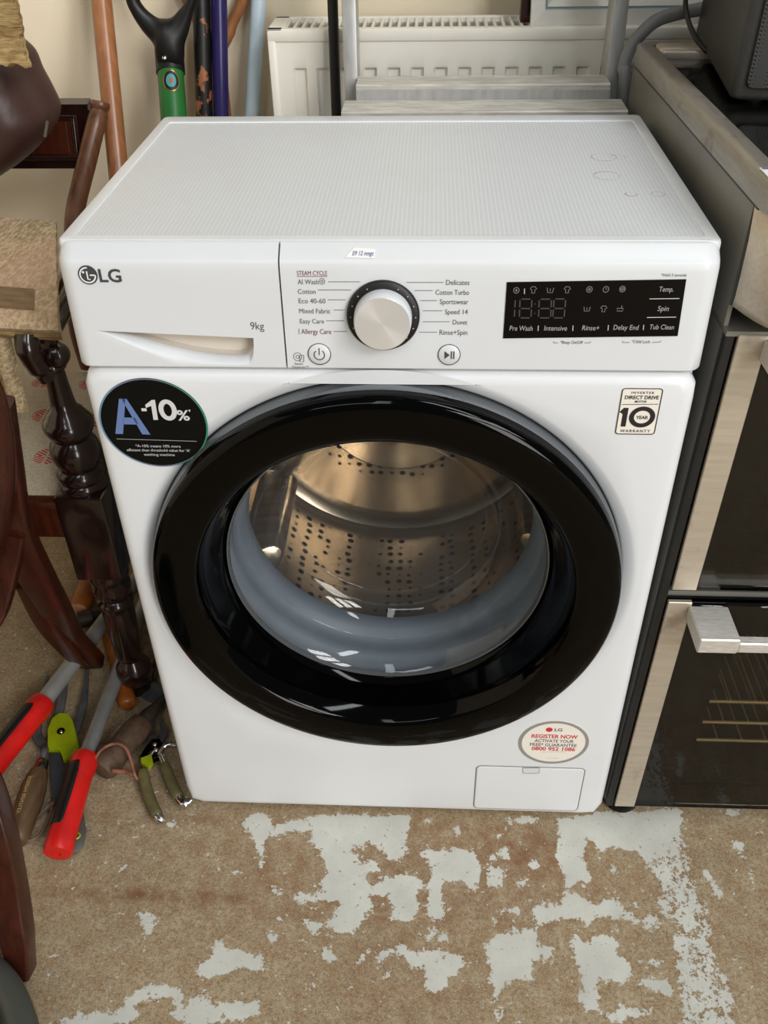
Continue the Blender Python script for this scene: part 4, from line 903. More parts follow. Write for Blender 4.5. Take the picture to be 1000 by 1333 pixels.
lab = obj('price_label', MB().box((-.0012, -.010, KH+.0270), (.05, .018, KH+.0278), .0003, 1), M['paper'], CK, 0)
vs_, fs_ = text_data('C', .02)
obj('lettering', MB().add([(.009+v.x*.018, -.006+v.y*.018, KH+.0281) for v in vs_], fs_), M['ink_blue'], lab, 0)
obj('label_band', MB().add([(.0, .0125, KH+.0281), (.05, .0125, KH+.0281), (.05, .0165, KH+.0281), (.0, .0165, KH+.0281)], [(0,1,2,3)]), M['ink_blue'], lab, 0)

# ------------------------------------------------------------------ loudspeaker on the hob
def on_hob(x, y): return .912 - (x-.304)*.0201*1.0 - .0045
SPB = [Vector((.3560, .2760)), Vector((.6620, .2430))]
fx_ = (SPB[1]-SPB[0]).normalized(); bx_ = Vector((.115, .993)).normalized()
def spk(u, v, w): p = SPB[0] + fx_*u + bx_*v; return (p.x, p.y, w)
zb_ = .9030
sp_ = thing('loudspeaker', 'dark grey box loudspeaker with black mesh grille standing on the cooker hob', 'loudspeaker', spk(.02, .16, zb_-.006), rot=(0, .0186, 0))
bx = MB(); rings = []
for ins, dz in ((.006, 0), (.002, .002), (0, .006)): rings.append([spk(u, v, zb_+dz) for u, v in rrect(ins, ins, .30-ins, .34-ins, .008, 3)])
rings.append([spk(u, v, zb_+.30) for u, v in rrect(0, 0, .30, .34, .008, 3)]); rings.append([spk(u, v, zb_+.306) for u, v in rrect(.006, .006, .294, .334, .008, 3)])
bx.loft(rings, cap0=True, cap1=True); obj('enclosure', bx, M['speaker'], sp_, 40)
g_ = MB(); c8 = [spk(u, -.004, zb_+w) for u, w in rrect(.014, .014, .286, .292, .006, 3)]
g_.loft([[spk(u, .002, zb_+w) for u, w in rrect(.012, .012, .288, .294, .006, 3)], c8], cap1=True); obj('grille', g_, M['mesh'], sp_, 30)
for u in (.03, .27):
    for v in (.03, .31): obj('rubber_foot', MB().lathe([(.010, -.0060), (.011, .001)], spk(u, v, zb_), seg=14, cap0=True, cap1=True), M['dark_rubber'], sp_, 40)

# ------------------------------------------------------------------ behind the machine: radiator, ladder, pictures, poles
RX0, RX1, RY, RZ1, RZ0 = -.200, .62, .684, .903, .25
rad = thing('radiator', 'cream panel radiator with grilled top on the back wall', 'radiator', (.21, .75, RZ0))
FL0, FP, FWd = -.1655, .0347, .0205
def rad_front():
    xs = [RX0+.012]; i = 0
    while FL0+i*FP < RX1-.03:
        a = FL0+i*FP
        xs += [a-.003, a, a+.003, a+FWd-.003, a+FWd, a+FWd+.003]; i += 1
    xs.append(RX1-.012)
    zs = [RZ0+.02, RZ0+.05, RZ0+.056, .40, .60, .80, .844, .848, .852, .856, .870, RZ1-.012, RZ1-.008]
    def dep(x, z):
        t = (x-FL0) % FP if x > FL0-.004 else -1
        if x > RX1-.034: return 0
        q = 0
        if 0 <= t <= FWd: q = min(1, min(t, FWd-t)/.003)
        zz = max(0, min(1, (.854-z)/.006))*max(0, min(1, (z-RZ0-.05)/.006))
        if z > .846 and 0 <= t <= FWd:
            e = min(t, FWd-t); zz = max(0, min(1, (.855-(.004*(1-min(1, e/.006)))-z)/.005))
        return .007*q*zz
    rings = [[(x, RY+.003+dep(x, z), z) for x in xs] for z in zs]
    return MB().loft(rings, closed=False)
obj('front_panel', rad_front(), M['radiator'], rad, 30)
edge = MB().box((RX0, RY, RZ1-.016), (RX1, RY+.010, RZ1), .003, 2).box((RX0, RY, RZ0), (RX0+.012, RY+.014, RZ1-.012), .003, 2).box((RX1-.012, RY, RZ0), (RX1, RY+.014, RZ1-.012), .003, 2).box((RX0, RY, RZ0), (RX1, RY+.012, RZ0+.022), .003, 2)
edge.box((RX0, RY+.09, RZ0), (RX1, RY+.10, RZ1-.004), .002, 1).box((RX0, RY+.005, RZ0+.02), (RX0+.004, RY+.095, RZ1-.006)).box((RX1-.004, RY+.005, RZ0+.02), (RX1, RY+.095, RZ1-.006))
obj('casing', edge, M['radiator'], rad, 40)
obj('convector_fins', MB().box((RX0+.006, RY+.02, RZ0+.02), (RX1-.006, RY+.085, RZ1-.022)), M['rad_dark'], rad, 30)
obj('top_grille_frame', MB().box((RX0, RY+.002, RZ1-.004), (RX0+.022, RY+.104, RZ1+.001), .001, 1).box((RX1-.022, RY+.002, RZ1-.004), (RX1, RY+.104, RZ1+.001), .001, 1).box((RX0, RY+.094, RZ1-.006), (RX1, RY+.104, RZ1+.001), .001, 1).box((RX0, RY+.002, RZ1-.004), (RX1, RY+.016, RZ1+.001), .001, 1), M['radiator'], rad, 30)
o_ = obj('grille_slat', MB().box((RX0+.022, RY+.012, RZ1-.008), (RX0+.0265, RY+.098, RZ1), .001, 1), M['radiator'], rad, 30)
i = 1
while RX0+.022+i*.0128 < RX1-.026:
    p_ = piece('grille_slat', o_.data, rad); p_.location = (i*.0128, 0, 0); i += 1
for x in (RX0+.12, RX1-.12): obj('wall_bracket', MB().box((x, RY+.10, RZ0+.1), (x+.03, WY+.002, RZ1-.06)), M['radiator'], rad, 30)

ld = thing('step_ladder', 'folded aluminium step ladder with ribbed treads leaning before the radiator', 'ladder', (.11, .56, 0))
def stile(x, s):
    b0 = Vector((x, .548, 0)); b1 = Vector((x, .640, 1.35))
    sec = [(a*s, b) for a, b in rrect(0, 0, .0195, .050, .002, 2)]
    return MB().loft([[b0+Vector((a, b, 0)) for a, b in sec], [b1+Vector((a, b, 0)) for a, b in sec]], True, True, True)
obj('stile', stile(-.0830, 1), M['alu'], ld, 30); obj('stile', stile(.3010, -1), M['alu'], ld, 30)
def tread(z_, y0, d, x0, x1):
    mb = MB(); P = []; n = int(d/.006)
    P = [(y0, z_-.018), (y0, z_-.002)]
    for i in range(n):
        y = y0+.002+i*(d-.004)/n; P += [(y, z_), (y+.0035, z_), (y+.0042, z_-.0014), (y+.0055, z_-.0014)]
    P += [(y0+d, z_), (y0+d, z_-.018)]
    return mb.loft([[(x0, y, z) for y, z in P], [(x1, y, z) for y, z in P]], True, True, True)
obj('tread', tread(.838, .500, .058, -.079, .297), M['alu_tread'], ld, 20)
obj('tread_riser', MB().box((-.063, .558, .826), (.281, .566, .850)), M['alu'], ld, 30)
obj('tread', tread(.856, .566, .050, -.0635, .2815), M['alu_tread'], ld, 20)
obj('tread', tread(.50, .475, .085, -.081, .302), M['alu_tread'], ld, 20); obj('tread', tread(.22, .455, .085, -.081, .302), M['alu_tread'], ld, 20); obj('tread', tread(1.12, .530, .085, -.06, .28), M['alu_tread'], ld, 20)

def picture(name, label, x0, x1, yb, h, lean, prof, mats, pm, zb, bw):
    t = thing(name, label, 'picture', ((x0+x1)/2, yb, zb))
    def P(x, w, d): return (x, yb-d*1.0+lean*w/h, zb+w)
    # moulding: nested rectangular rings
    for (a, b, d0, d1), m_, nm in zip(prof, mats, ('frame', 'frame_line', 'frame_slip')):
        R = lambda ins, d: [P(x0+ins, ins, d), P(x1-ins, ins, d), P(x1-ins, h-ins, d), P(x0+ins, h-ins, d)]
        obj(nm, MB().loft([R(a, 0), R(a, d0), R(b, d1), R(b, 0), R(a, 0)]), m_, t, 0)
    obj('canvas', MB().add([P(x0+bw, bw, .004), P(x1-bw, bw, .004), P(x1-bw, h-bw, .004), P(x0+bw, h-bw, .004)], [(0,1,2,3)]), pm, t, 0)
    return t
picture('framed_picture', 'white framed brown abstract picture propped on the radiator top', .181, .60, .714, .36, .105, ((0,.019,.016,.019), (.019,.0225,.012,.012), (.0225,.030,.015,.009)), (M['frame_white'], M['frame_blue'], M['frame_white']), M['picture'], RZ1+.0012, .030)
picture('dark_framed_picture', 'narrow dark red framed picture edge behind the white framed picture', .168, .56, .745, .42, .075, ((0,.008,.022,.024), (.008,.012,.014,.014), (.012,.02,.018,.010)), (M['frame_red'], M['mahogany'], M['frame_red']), M['picture'], RZ1+.0012, .02)

def pole(name, label, a, b, r, m, cat='pole'):
    """straight shaft leaning on the wall: through a and b, down to the floor"""
    a, b = Vector(a), Vector(b); d = (a-b)/(a.z-b.z); bot = b-d*(b.z-.004)
    top = a+d*(.5 if a.y+d.y*.5 < WY-r-.01 else max(0, (WY-r-.012-a.y)/d.y))
    n = 14; return [bot.lerp(top, i/n) for i in range(n+1)]
pp = pole('', '', (-0.4549,0.75,0.9343), (-0.4453,0.66,0.7381), .015, None)
single('broom_handle', MB().tube(pp, .0155, 16), M['ash'], 'round varnished wooden pole leaning on the wall left of the green spade', 'pole')
bp = MB().tube(pole('', '', (-0.3156,0.8,0.9256), (-0.3281,0.775,0.7646), 0, None), .0140, 14); single('rough_black_pole', bp, M['black_pole'], 'chipped black pole leaning on the wall between spade and violet pole', 'pole')
single('violet_pole', MB().tube(pole('', '', (-0.2883,0.8,0.9254), (-0.3004,0.775,0.7645), 0, None), .0125, 18), M['purple'], 'glossy dark violet pole leaning on the wall', 'pole')
single('pale_blue_pole', MB().tube(pole('', '', (-0.2266,0.8,0.9248), (-0.2501,0.775,0.7643), 0, None), .0118, 18), M['paleblue'], 'pale blue pole leaning on the wall at the radiator end', 'pole')
single('black_rod', MB().tube(pole('', '', (-0.1003,0.668,0.9434), (-0.1014,0.66,0.793), 0, None), .0075, 12), M['black_matte'], 'thin black rod standing before the radiator beside the ladder', 'pole')
wh = thing('wooden_tool_handle', 'brown wooden tool handle with a forked grip, half hidden behind the violet pole', 'tool handle', (-.30, .8, 0))
wj = Vector(((-0.3049,0.815,0.8563))); obj('shaft', MB().tube([(wj.x+.002, .79, .004), (wj.x, wj.y-.005, wj.z-.2), wj], .0135, 14), M['ash'], wh, 60)
for q in (((-0.2515,0.818,0.9307)), ((-0.345,0.818,0.9316))): 
    e_ = Vector(q); obj('grip_arm', MB().tube(spline([wj+Vector((0,0,-.01)), lerp(wj, e_, .5)+Vector(((e_.x-wj.x)*.05,0,-.004)), e_, e_+Vector(((e_.x-wj.x)*.25, 0, .06))], 5), [.011]*5+[.0085]*11, 12), M['ash'], wh, 60)
obj('grip_bar', MB().tube([(wj.x-.07, .818, wj.z+.125), (wj.x+.07, .818, wj.z+.125)], .011, 12), M['ash'], wh, 60)

# spade with a D grip
sd = thing('spade', 'green shafted spade with a black D grip leaning on the wall', 'spade', (-.33, .5, 0))
ga, gb = Vector(((-0.3675,0.755,0.8356))), Vector(((-0.3623,0.715,0.78))); ax = (ga-gb).normalized()
bot = gb-ax*((gb.z-.33)/ax.z)
obj('shaft', MB().tube([bot.lerp(ga, i/8) for i in range(9)], .0205, 20), M['green'], sd, 60)
bl_ = MB(); rw = []
for i in range(7):
    t = i/6; c_ = bot+ax*(.05-.34*t); w_ = .085*(1-.25*t*t)
    rw.append([c_+Vector((u*w_, .012*u*u*4-.01, 0)) for u in (-1,-.5,0,.5,1)])
obj('blade', MB().grid(lambda u, v: lerp(rw[min(int(v*6),6)][min(int(u*4),4)], rw[min(int(v*6),6)][min(int(u*4),4)], 0), 4, 6, .003), M['steel_dark'], sd, 60)
yk = obj('grip_socket', MB().tube([ga-ax*.004, ga+ax*.012, ga+ax*.030, ga+ax*.046], [.0225,.0225,.0224,.0205], 20), M['black_matte'], sd, 60)
OUT_ = [(-0.4224,0.757,1.0018),(-0.42,0.757,0.938),(-0.4139,0.757,0.9145),(-0.4016,0.757,0.8915),(-0.3863,0.757,0.8701),(-0.3859,0.757,0.8441),(-0.3676,0.757,0.8374),(-0.3472,0.757,0.8439),(-0.3409,0.757,0.8698),(-0.3306,0.757,0.8909),(-0.3213,0.757,0.9137),(-0.3098,0.757,0.937),(-0.2862,0.757,1.0003)]
INN_ = [(-0.4043,0.757,1.0016),(-0.4008,0.757,0.9409),(-0.3946,0.757,0.9236),(-0.3836,0.757,0.9132),(-0.3761,0.757,0.909),(-0.3704,0.757,0.9079),(-0.3657,0.757,0.9079),(-0.361,0.757,0.9079),(-0.3536,0.757,0.9099),(-0.3442,0.757,0.917),(-0.332,0.757,0.9281),(-0.3244,0.757,0.9402),(-0.303,0.757,1.0005)]
OUT_ = spline(OUT_, 4); INN_ = spline(INN_, 4); gr_ = []
for i_, (o_, n_) in enumerate(zip(OUT_, INN_)):
    c_ = (o_+n_)/2; h_ = (o_-n_)/2; th_ = .0115+.0105*math.exp(-((i_-len(OUT_)/2)/8)**2)
    gr_.append([c_+h_*math.cos(t)*abs(math.cos(t))**-.25+Vector((0,-th_*math.sin(t),0)) if abs(math.cos(t)) > 1e-3 else c_+Vector((0,-th_*math.sin(t),0)) for t in np.linspace(0, 2*PI, 16, endpoint=False)])
obj('grip_yoke', MB().loft(gr_, cap0=True, cap1=True), M['black_matte'], sd, 60)
obj('grip_bar', MB().tube([(OUT_[0]+INN_[0])/2+Vector((0,0,.01)), (OUT_[-1]+INN_[-1])/2+Vector((0,0,.01))], .014, 14), M['black_matte'], sd, 60)
fn = (Vector((LOC[0], LOC[1], LOC[2]+.1))-ga); fn = (fn-ax*fn.dot(ax)).normalized()
obj('rivet', MB().lathe([(.0038, 0), (.0034, .0012), (.001, .0018)], Vector(((-0.3685,0.7345,0.8583))), fn, 14, cap1=True), M['chrome'], sd, 60)
side_ = ax.cross(fn)
def badge(s, o_):
    P = []
    for j in range(28):
        t = 2*PI*j/28; u = math.cos(t)*.0125*s; w = math.sin(t)*.0165*s
        P.append(ga-ax*.024 + ax*w + side_*u + fn*(math.sqrt(max(0, .0205**2-u*u))+o_))
    return P
def badge_mesh(s, o_):
    rg = [badge(s*k_, o_) for k_ in (1, .8, .6, .4, .2, .05)]; return MB().loft(rg, cap1=True)
bd = obj('round_badge', badge_mesh(1.0, .0004), M['brass'], sd, 60); obj('badge_field', badge_mesh(.9, .0006), M['black_matte'], bd, 60); obj('badge_centre', badge_mesh(.62, .0008), mat('badge_turquoise', (70,150,158), .4), bd, 60)
obj('badge_bird', badge_mesh(.26, .0011), mat('badge_orange', (168,98,50), .5), bd, 60)

# ------------------------------------------------------------------ left: armchair with rugs and a vinyl cushion
ac = thing('carved_armchair', 'dark carved wooden armchair with cream seat printed with red fans, left of the machine', 'chair', (-.70, .40, 0))
PXL, PYL = -.4300, .2230
def turned(px, py):
    return MB().lathe([(.014,0),(.019,.004),(.020,.012),(.017,.022),(.025,.032),(.029,.046),(.028,.060),(.021,.072),(.017,.080),(.021,.086),(.0225,.094),(.0225,.10),(.0235,.14),(.0248,.19),(.0235,.198),(.0275,.204),(.0275,.210),(.022,.216),(.0275,.226),(.0290,.238),(.0265,.250),(.0300,.258),(.0310,.266),(.028,.276)], (px, py, 0), seg=28, cap0=True)
def upper(px, py):
    return MB().lathe([(.030,.422),(.0335,.426),(.0335,.433),(.030,.437),(.0325,.442),(.0330,.450),(.027,.457),(.029,.464),(.0325,.472),(.0335,.482),(.031,.494),(.0245,.503),(.029,.510),(.0325,.518),(.0330,.526),(.029,.533),(.0255,.537),(.0240,.541),(.0170,.548),(.0155,.560),(.0135,.585),(.0128,.603),(.0165,.606),(.0165,.612),(.0140,.616),(.0185,.624),(.0185,.632),(.0140,.640)], (px, py, 0), seg=28)
for px in (PXL, -1.0):
    lg_ = obj('front_leg', turned(px, PYL), M['mahogany'], ac, 50)
    obj('leg_block', MB().box((px-.034, PYL-.034, .274), (px+.034, PYL+.034, .424), .004, 2), M['mahogany'], lg_, 40)
    obj('turned_arm_support', upper(px, PYL), M['mahogany'], lg_, 50)
    s = 1 if px > -.7 else -1
    arm = MB().tube(spline([(px-.004*s,PYL-.030,.640), (px-.006*s,PYL-.012,.646), (px-.008*s,PYL+.05,.650), (px-.02*s,.40,.648), (px-.045*s,.575,.648)], 6), [.012]*3+[.018]*3+[.021]*19, 14, flat=.75)
    obj('arm', arm, M['mahogany'], ac, 60)
    obj('arm_scroll', MB().tube(spline([(px-.004*s,PYL-.016,.600), (px-.007*s,PYL-.024,.622), (px-.010*s,PYL-.030,.645), (px-.010*s,PYL-.022,.662)], 5), [.011]*4+[.0145]*6+[.0155]*6, 14), M['mahogany'], ac, 60)
    obj('arm_scroll', MB().lathe([(.004,-.012),(.012,-.010),(.0155,-.004),(.0155,.006),(.012,.012),(.004,.014)], (px+.015*s, PYL-.012, .630), (.2,-1,.25), 24, cap0=True, cap1=True), M['mahogany'], ac, 50)
    obj('back_leg', MB().tube(spline([(px-.05*s,.575,.0), (px-.055*s,.565,.25), (px-.06*s,.56,.42)], 5), .019, 12), M['mahogany'], ac, 60)
for x_, s in ((0, 1), (1, -1)):
    sh = lambda p: (p[0], p[1], p[2]) if s == 1 else (-1.43-p[0], p[1], p[2])
    P = [sh(p) for p in ((-0.5301,0.56,0.5014), (-0.5167,0.58,0.6099), (-0.5071,0.6,0.6696), (-0.4843,0.625,0.7315), (-0.467,0.65,0.7805), (-0.4625,0.665,0.7954), (-0.4582,0.67,0.8116))]
    P = [(P[0][0], .565, .42)] + P
    obj('back_post', MB().tube(spline(P, 5), [.0145]*31+[.0128]*2+[.0146]*2+[.0132]*(len(spline(P,5))-35), 14), M['bench_wood'], ac, 60)
# panelled back rail
xl = -1.0; 
tr = Vector(((-0.4646,0.655,0.8098))); br_ = Vector(((-0.4877,0.63,0.723)))
def bk(x, t): return (x, br_.y+(tr.y-br_.y)*t+.006, br_.z+(tr.z-br_.z)*t)
cr_ = MB(); xr = tr.x-.012
for (x0_, x1_, t0, t1) in ((xl, xr, .84, 1.0), (xl, xr, 0, .13), (xl, xl+.03, .13, .84), (xr-.018, xr, .13, .84)):
    cr_.prism([bk(x0_, t0), bk(x1_, t0), bk(x1_, t1), bk(x0_, t1)], (0, .02, .004))
obj('back_rail', cr_, M['mahogany'], ac, 30)
obj('rail_panel', MB().prism([bk(xl+.03, .13), bk(xr-.018, .13), bk(xr-.018, .84), bk(xl+.03, .84)], (0, .012, .003)).prism([bk(xl+.05, .25), bk(xr-.036, .25), bk(xr-.036, .74), bk(xl+.05, .74)], (0, -.003, -.001)), M['mahogany_red'], ac, 30)
mo = MB()
for (a, b, c_, d_) in (((xl+.035,.16),(xr-.022,.16),0,0), ((xl+.035,.80),(xr-.022,.80),0,0)): mo.tube([bk(*a), bk(*b)], .004, 8)
mo.tube([bk(xr-.024,.16), bk(xr-.024,.80)], .004, 8); obj('panel_moulding', mo, M['mahogany'], ac, 60)
obj('seat_rail', MB().box((-.966, .200, .345), (-.464, .224, .405), .003, 1).box((-.966, .196, .398), (-.464, .226, .412), .004, 2), M['mahogany_red'], ac, 40)
obj('seat_rail', MB().box((-.475, .257, .345), (-.452, .56, .408), .003, 1), M['mahogany'], ac, 40); obj('seat_rail', MB().box((-.975, .257, .345), (-.955, .56, .408), .003, 1), M['mahogany'], ac, 40); obj('seat_rail', MB().box((-.97, .545, .345), (-.46, .565, .408), .003, 1), M['mahogany'], ac, 40)
obj('seat', MB().grid(lambda u, v: (-.970+.521*u, .212+.345*v, .412+.016*math.sin(PI*min(1,max(0,u)))**.4*math.sin(PI*v)**.4), 24, 16, .02), M['upholstery'], ac, 60)

# rug laid over the chair arms, turned a little, with a hanging end
rg = thing('tan_rug', 'folded tan woven rug with a brown patch lying over the armchair arms', 'rug', (-.70, .3, .655))
c00, c10 = Vector(((-0.7566,0.185,0.7109))), Vector(((-0.3925,0.185,0.6927))); c11 = Vector(((-0.473,0.44,0.7136))); c01 = Vector(((-0.8625,0.44,0.8233))); c01 = Vector((c01.x, c01.y+.03, c11.z+.012))
c00.z = c10.z = .690; c11.z = .712; c01.z = .735
rn = random.Random(7); ph = [rn.random()*6 for _ in range(8)]
def rugf(u, v):
    p = c00*(1-u)*(1-v)+c10*u*(1-v)+c11*u*v+c01*(1-u)*v
    z = .003*math.sin(9*u+ph[0])*math.sin(5*v+ph[1])
    e = .0007*math.sin(40*v+ph[2]) if u > .98 else 0
    if v < .07: z -= .012*((.07-v)/.07)**2
    return (p.x+e, p.y, p.z+z)
obj('upper_layer', MB().grid(rugf, 60, 26, .010), M['rug_tan'], rg, 60)
obj('under_layer', MB().grid(lambda u, v: (rugf(u,v)[0]-.004, rugf(u,v)[1]+.006-.006*v, rugf(u,v)[2]-.0115), 40, 16, .009), M['rug_gold'], rg, 60)
def onrug(u0, u1, v0, v1):
    return MB().grid(lambda u, v: tuple(Vector(rugf(u0+(u1-u0)*u, v0+(v1-v0)*v))+Vector((0,0,.0022))), 10, 4, .002)
obj('cloth_patch', onrug(.50, .925, .09, .27), M['rug_patch'], rg, 60)
def hang(x0p, x1p, y_, z0_, z1_, jag):
    def f_(u, v):
        x = x0p+(x1p-x0p)*u; zb = z0_+jag*math.sin(u*7+1)+jag*.5*math.sin(u*23)
        z = z1_+(zb-z1_)*v; return (x+.012*v*0, y_+.006*math.sin(u*9+v*2)-.004*v, z)
    return MB().grid(f_, 24, 20, .008)
obj('hanging_end', hang(-.86, -.489, .2150, .565, .676, .006), M['rug_gold'], rg, 60)
obj('hanging_strip', hang(-.4880, -.4715, .2140, .553, .676, .003), M['rug_tan'], rg, 60)

def pillow(outline_, y0, t, n=7):
    P = [Vector(p) for p in outline_]; c_ = sum(P, Vector())/len(P); rf, rb = [], []
    for i in range(n):
        a = PI/2*i/(n-1); s = math.cos(a)**.55 if i < n-1 else .02; d = t*math.sin(a)**.9
        rf.append([c_+(p-c_)*s+Vector((0, -d, 0)) for p in P]); rb.append([c_+(p-c_)*s+Vector((0, d, 0)) for p in P])
    return MB().loft(rb[::-1]+rf[1:], cap0=True, cap1=True)
ol = spline([(-0.7086,0.52,0.7456), (-0.6211,0.52,0.7368), (-0.5699,0.52,0.7508), (-0.5202,0.52,0.7794), (-0.4873,0.52,0.8061), (-0.4728,0.52,0.8301), (-0.4772,0.52,0.8556), (-0.4868,0.52,0.8843), (-0.4956,0.52,0.914), (-0.5309,0.52,0.9341), (-0.6052,0.52,0.9257), (-0.6937,0.52,0.8508), (-0.7153,0.52,0.7903)], 5)
cu_ = thing('vinyl_cushion', 'plump brown vinyl cushion between the straw rug and the tan rug', 'cushion', (-.66, .5, .73))
obj('cover', pillow(ol, .52, .085), M['leather'], cu_, 180)
obj('zip_pull', MB().box((0,0,0), (.004,.002,.022), .0005, 1, Matrix.Translation(((-0.472,0.46,0.8185))) @ Matrix.Rotation(.4, 4, 'Y')), M['steel'], cu_, 30)
def urug(u, v):
    L = [(-0.5836,0.425,1.0307), (-0.6255,0.425,0.9132)]; R_ = [(-0.4394,0.425,1.0292), (-0.4539,0.425,0.9402), (-0.4491,0.425,0.9113)]
    a = lerp(L[0], L[1], v); rr = lerp(R_[0], R_[1], v/.75) if v < .75 else lerp(R_[1], R_[2], (v-.75)/.25)
    p = lerp(a, rr, u); w = .005*math.sin(v*7+u*3)+.001*math.sin(u*30+v*14)
    jag = .0008*math.sin(v*60) if u > .97 else 0
    return (p.x+jag, p.y+w, p.z+(.002*math.sin(u*50) if v > .96 else 0))
single('straw_rug', MB().grid(urug, 40, 34, .012), M['rug_gold'], 'straw coloured woven rug hanging over the brown vinyl cushion', 'rug', smooth=60)

# ------------------------------------------------------------------ nearer reddish chair (seat out of frame)
rc = thing('reddish_wooden_chair', 'reddish brown wooden chair with curved splayed legs at the left edge', 'chair', (-.62, .0, 0))
def flatbar(pts, w, th, n=6, m='chair_red', up=(0,-1,0)):
    """bar of rectangular section w x th swept along pts"""
    P = spline(pts, n); rings = []; N_ = len(P)
    ws = w if isinstance(w, list) else [w, w]
    for i, p in enumerate(P):
        t = (P[min(i+1, N_-1)]-P[max(i-1, 0)]).normalized(); u_ = Vector(up); u_ = (u_-t*u_.dot(t)).normalized(); b = t.cross(u_)
        s_ = i/(N_-1)*(len(ws)-1); k0 = min(int(s_), len(ws)-2); ww = ws[k0]+(ws[k0+1]-ws[k0])*(s_-k0); c_ = min(.005, ww*.2)
        rings.append([p+b*x+u_*y for x, y in rrect(-ww/2, -th/2, ww/2, th/2, c_, 3)])
    return MB().loft(rings, cap0=True, cap1=True)
obj('rear_leg', flatbar([(-0.4632,0.118,0.6213), (-0.4864,0.135,0.5229), (-0.5104,0.15,0.4131), (-0.5141,0.172,0.3122), (-0.519,0.205,0.2055), (-0.5295,0.24,0.1068), (-.520,.272,.012)], [.048,.05,.056,.05,.044,.040,.036], .026), M['chair_red'], rc, 40)
obj('rear_leg', flatbar([(-0.5121,0.145,0.404), (-0.5332,0.135,0.3443), (-0.5534,0.115,0.2908), (-0.5777,0.09,0.2403), (-.640,.05,.01)], [.046,.042,.040,.038,.036], .026), M['chair_red'], rc, 40)
obj('leg_brace', flatbar([(-0.5417,0.19,0.2658), (-0.5446,0.215,0.159), (-0.5334,0.24,0.0674), (-.532,.262,.02)], [.03,.034,.03,.022], .02), M['chair_red'], rc, 40)
obj('arm_curve', MB().tube(spline([(-0.4576,0.06,0.7026), (-0.4393,0.06,0.6751), (-0.4437,0.065,0.6135), (-0.4603,0.07,0.5464), (-0.4871,0.08,0.4788), (-0.5236,0.09,0.4104), (-0.5841,0.1,0.3187)], 6), .022, 16), M['chair_red'], rc, 60)
obj('front_leg', flatbar([(-0.49,-0.13,0.286), (-0.4729,-0.15,0.248), (-0.4631,-0.175,0.1926), (-0.4604,-0.2,0.1168), (-0.4559,-0.225,0.0634), (-.4560,-.2440,.004)], [.040,.042,.042,.040,.036,.024], .030), M['chair_red'], rc, 40)
seat_ = MB().box((-1.05, -.20, .385), (-.55, .16, .415), .008, 2).box((-1.03, -.18, .31), (-.60, -.155, .39), .003, 1).box((-.60, -.17, .31), (-.575, .13, .39), .003, 1); obj('seat', seat_, M['chair_red'], rc, 40)  # unseen seat, extended sideways to shade the floor below
obj('seat_joint', flatbar([(-0.4789,-0.13,0.2865), (-.60,-.11,.30), (-.68,-.10,.39)], [.04,.04], .03), M['chair_red'], rc, 40)
obj('seat_joint', flatbar([(-0.5734,0.1,0.319), (-.64,.10,.33), (-.69,.10,.40)], [.04,.04], .03), M['chair_red'], rc, 40)
obj('front_leg', flatbar([(-.95,-.13,.39), (-.96,-.16,.2), (-.99,-.22,.0)], [.042,.04,.03], .03), M['chair_red'], rc, 40)
obj('rear_leg', flatbar([(-.95,.13,.39), (-.96,.16,.2), (-.97,.14,.0)], [.042,.04,.03], .03), M['chair_red'], rc, 40)

# smooth grey plastic tub, bottom left
tb = MB().lathe([(.0,.0),(.168,.0),(.175,.005),(.178,.015),(.180,.046),(.178,.054),(.170,.058),(.158,.058),(.150,.054),(.146,.045),(.14,.010),(.0,.008)], (-.562, -.402, .0), seg=64)
single('grey_tub', tb, M['tub'], 'smooth dark grey plastic tub on the floor in the bottom left corner', 'tub', smooth=50)

# ------------------------------------------------------------------ garden tools on the floor
lop = thing('lopper', 'long lopper with grey tubes and red and black grips spread on the floor', 'lopper', (-.50, .2, 0))
def lop_arm(a, g0, g1, r_t, r_g):
    a, g0, g1 = Vector(a), Vector(g0), Vector(g1); d = (g1-g0).normalized()
    obj('tube_arm', MB().tube([a, g0+d*.01], r_t, 18), M['tube_alu'], lop, 60)
    L = (g1-g0).length
    pr = [(r_t*1.02, 0), (r_g*.93, .001), (r_g, .006), (r_g*1.06, .016), (r_g*.95, .035), (r_g*.95, L*.5), (r_g*1.02, L-.02), (r_g*1.05, L-.006), (r_g*.95, L-.001), (r_g*.3, L), (r_g*.28, L-.003)]
    gp_ = obj('red_grip', MB().lathe(pr, g0, d, 24, cap1=True), M['red'], lop, 50, 'red plastic grip with a black inlay')
    up = Vector((-.45, -.30, .85)); up = (up-d*up.dot(d)).normalized(); sd_ = d.cross(up)
    mb = MB(); rows = []
    for i in range(16):
        t = i/15; h = .013+t*(L-.045); ww = .62 if 0 < i < 15 else .4
        rows.append([g0+d*h+(up*math.cos(q)+sd_*math.sin(q))*(r_g*1.045 if 0 < i < 15 and abs(q) < ww else r_g*.9) for q in np.linspace(-ww-.06, ww+.06, 10)])
    mb.loft(rows, closed=False); obj('black_inlay', mb, M['black_matte'], gp_, 60)
J = Vector((-.462, .560, .022))
lop_arm(J+Vector((-.02,-.03,0)), ((-0.5604,0.1587,0.042)), (-.617,-.060,.048), .0135, .0205)
lop_arm(J+Vector((-.003,-.03,0)), ((-0.4612,0.0583,0.042)), ((-0.4565,-0.0971,0.03)), .0118, .0195)
obj('pivot', MB().lathe([(.016,-.008),(.018,-.006),(.018,.006),(.016,.008)], J, (0,0,1), 20, cap0=True, cap1=True), M['steel_dark'], lop, 40)
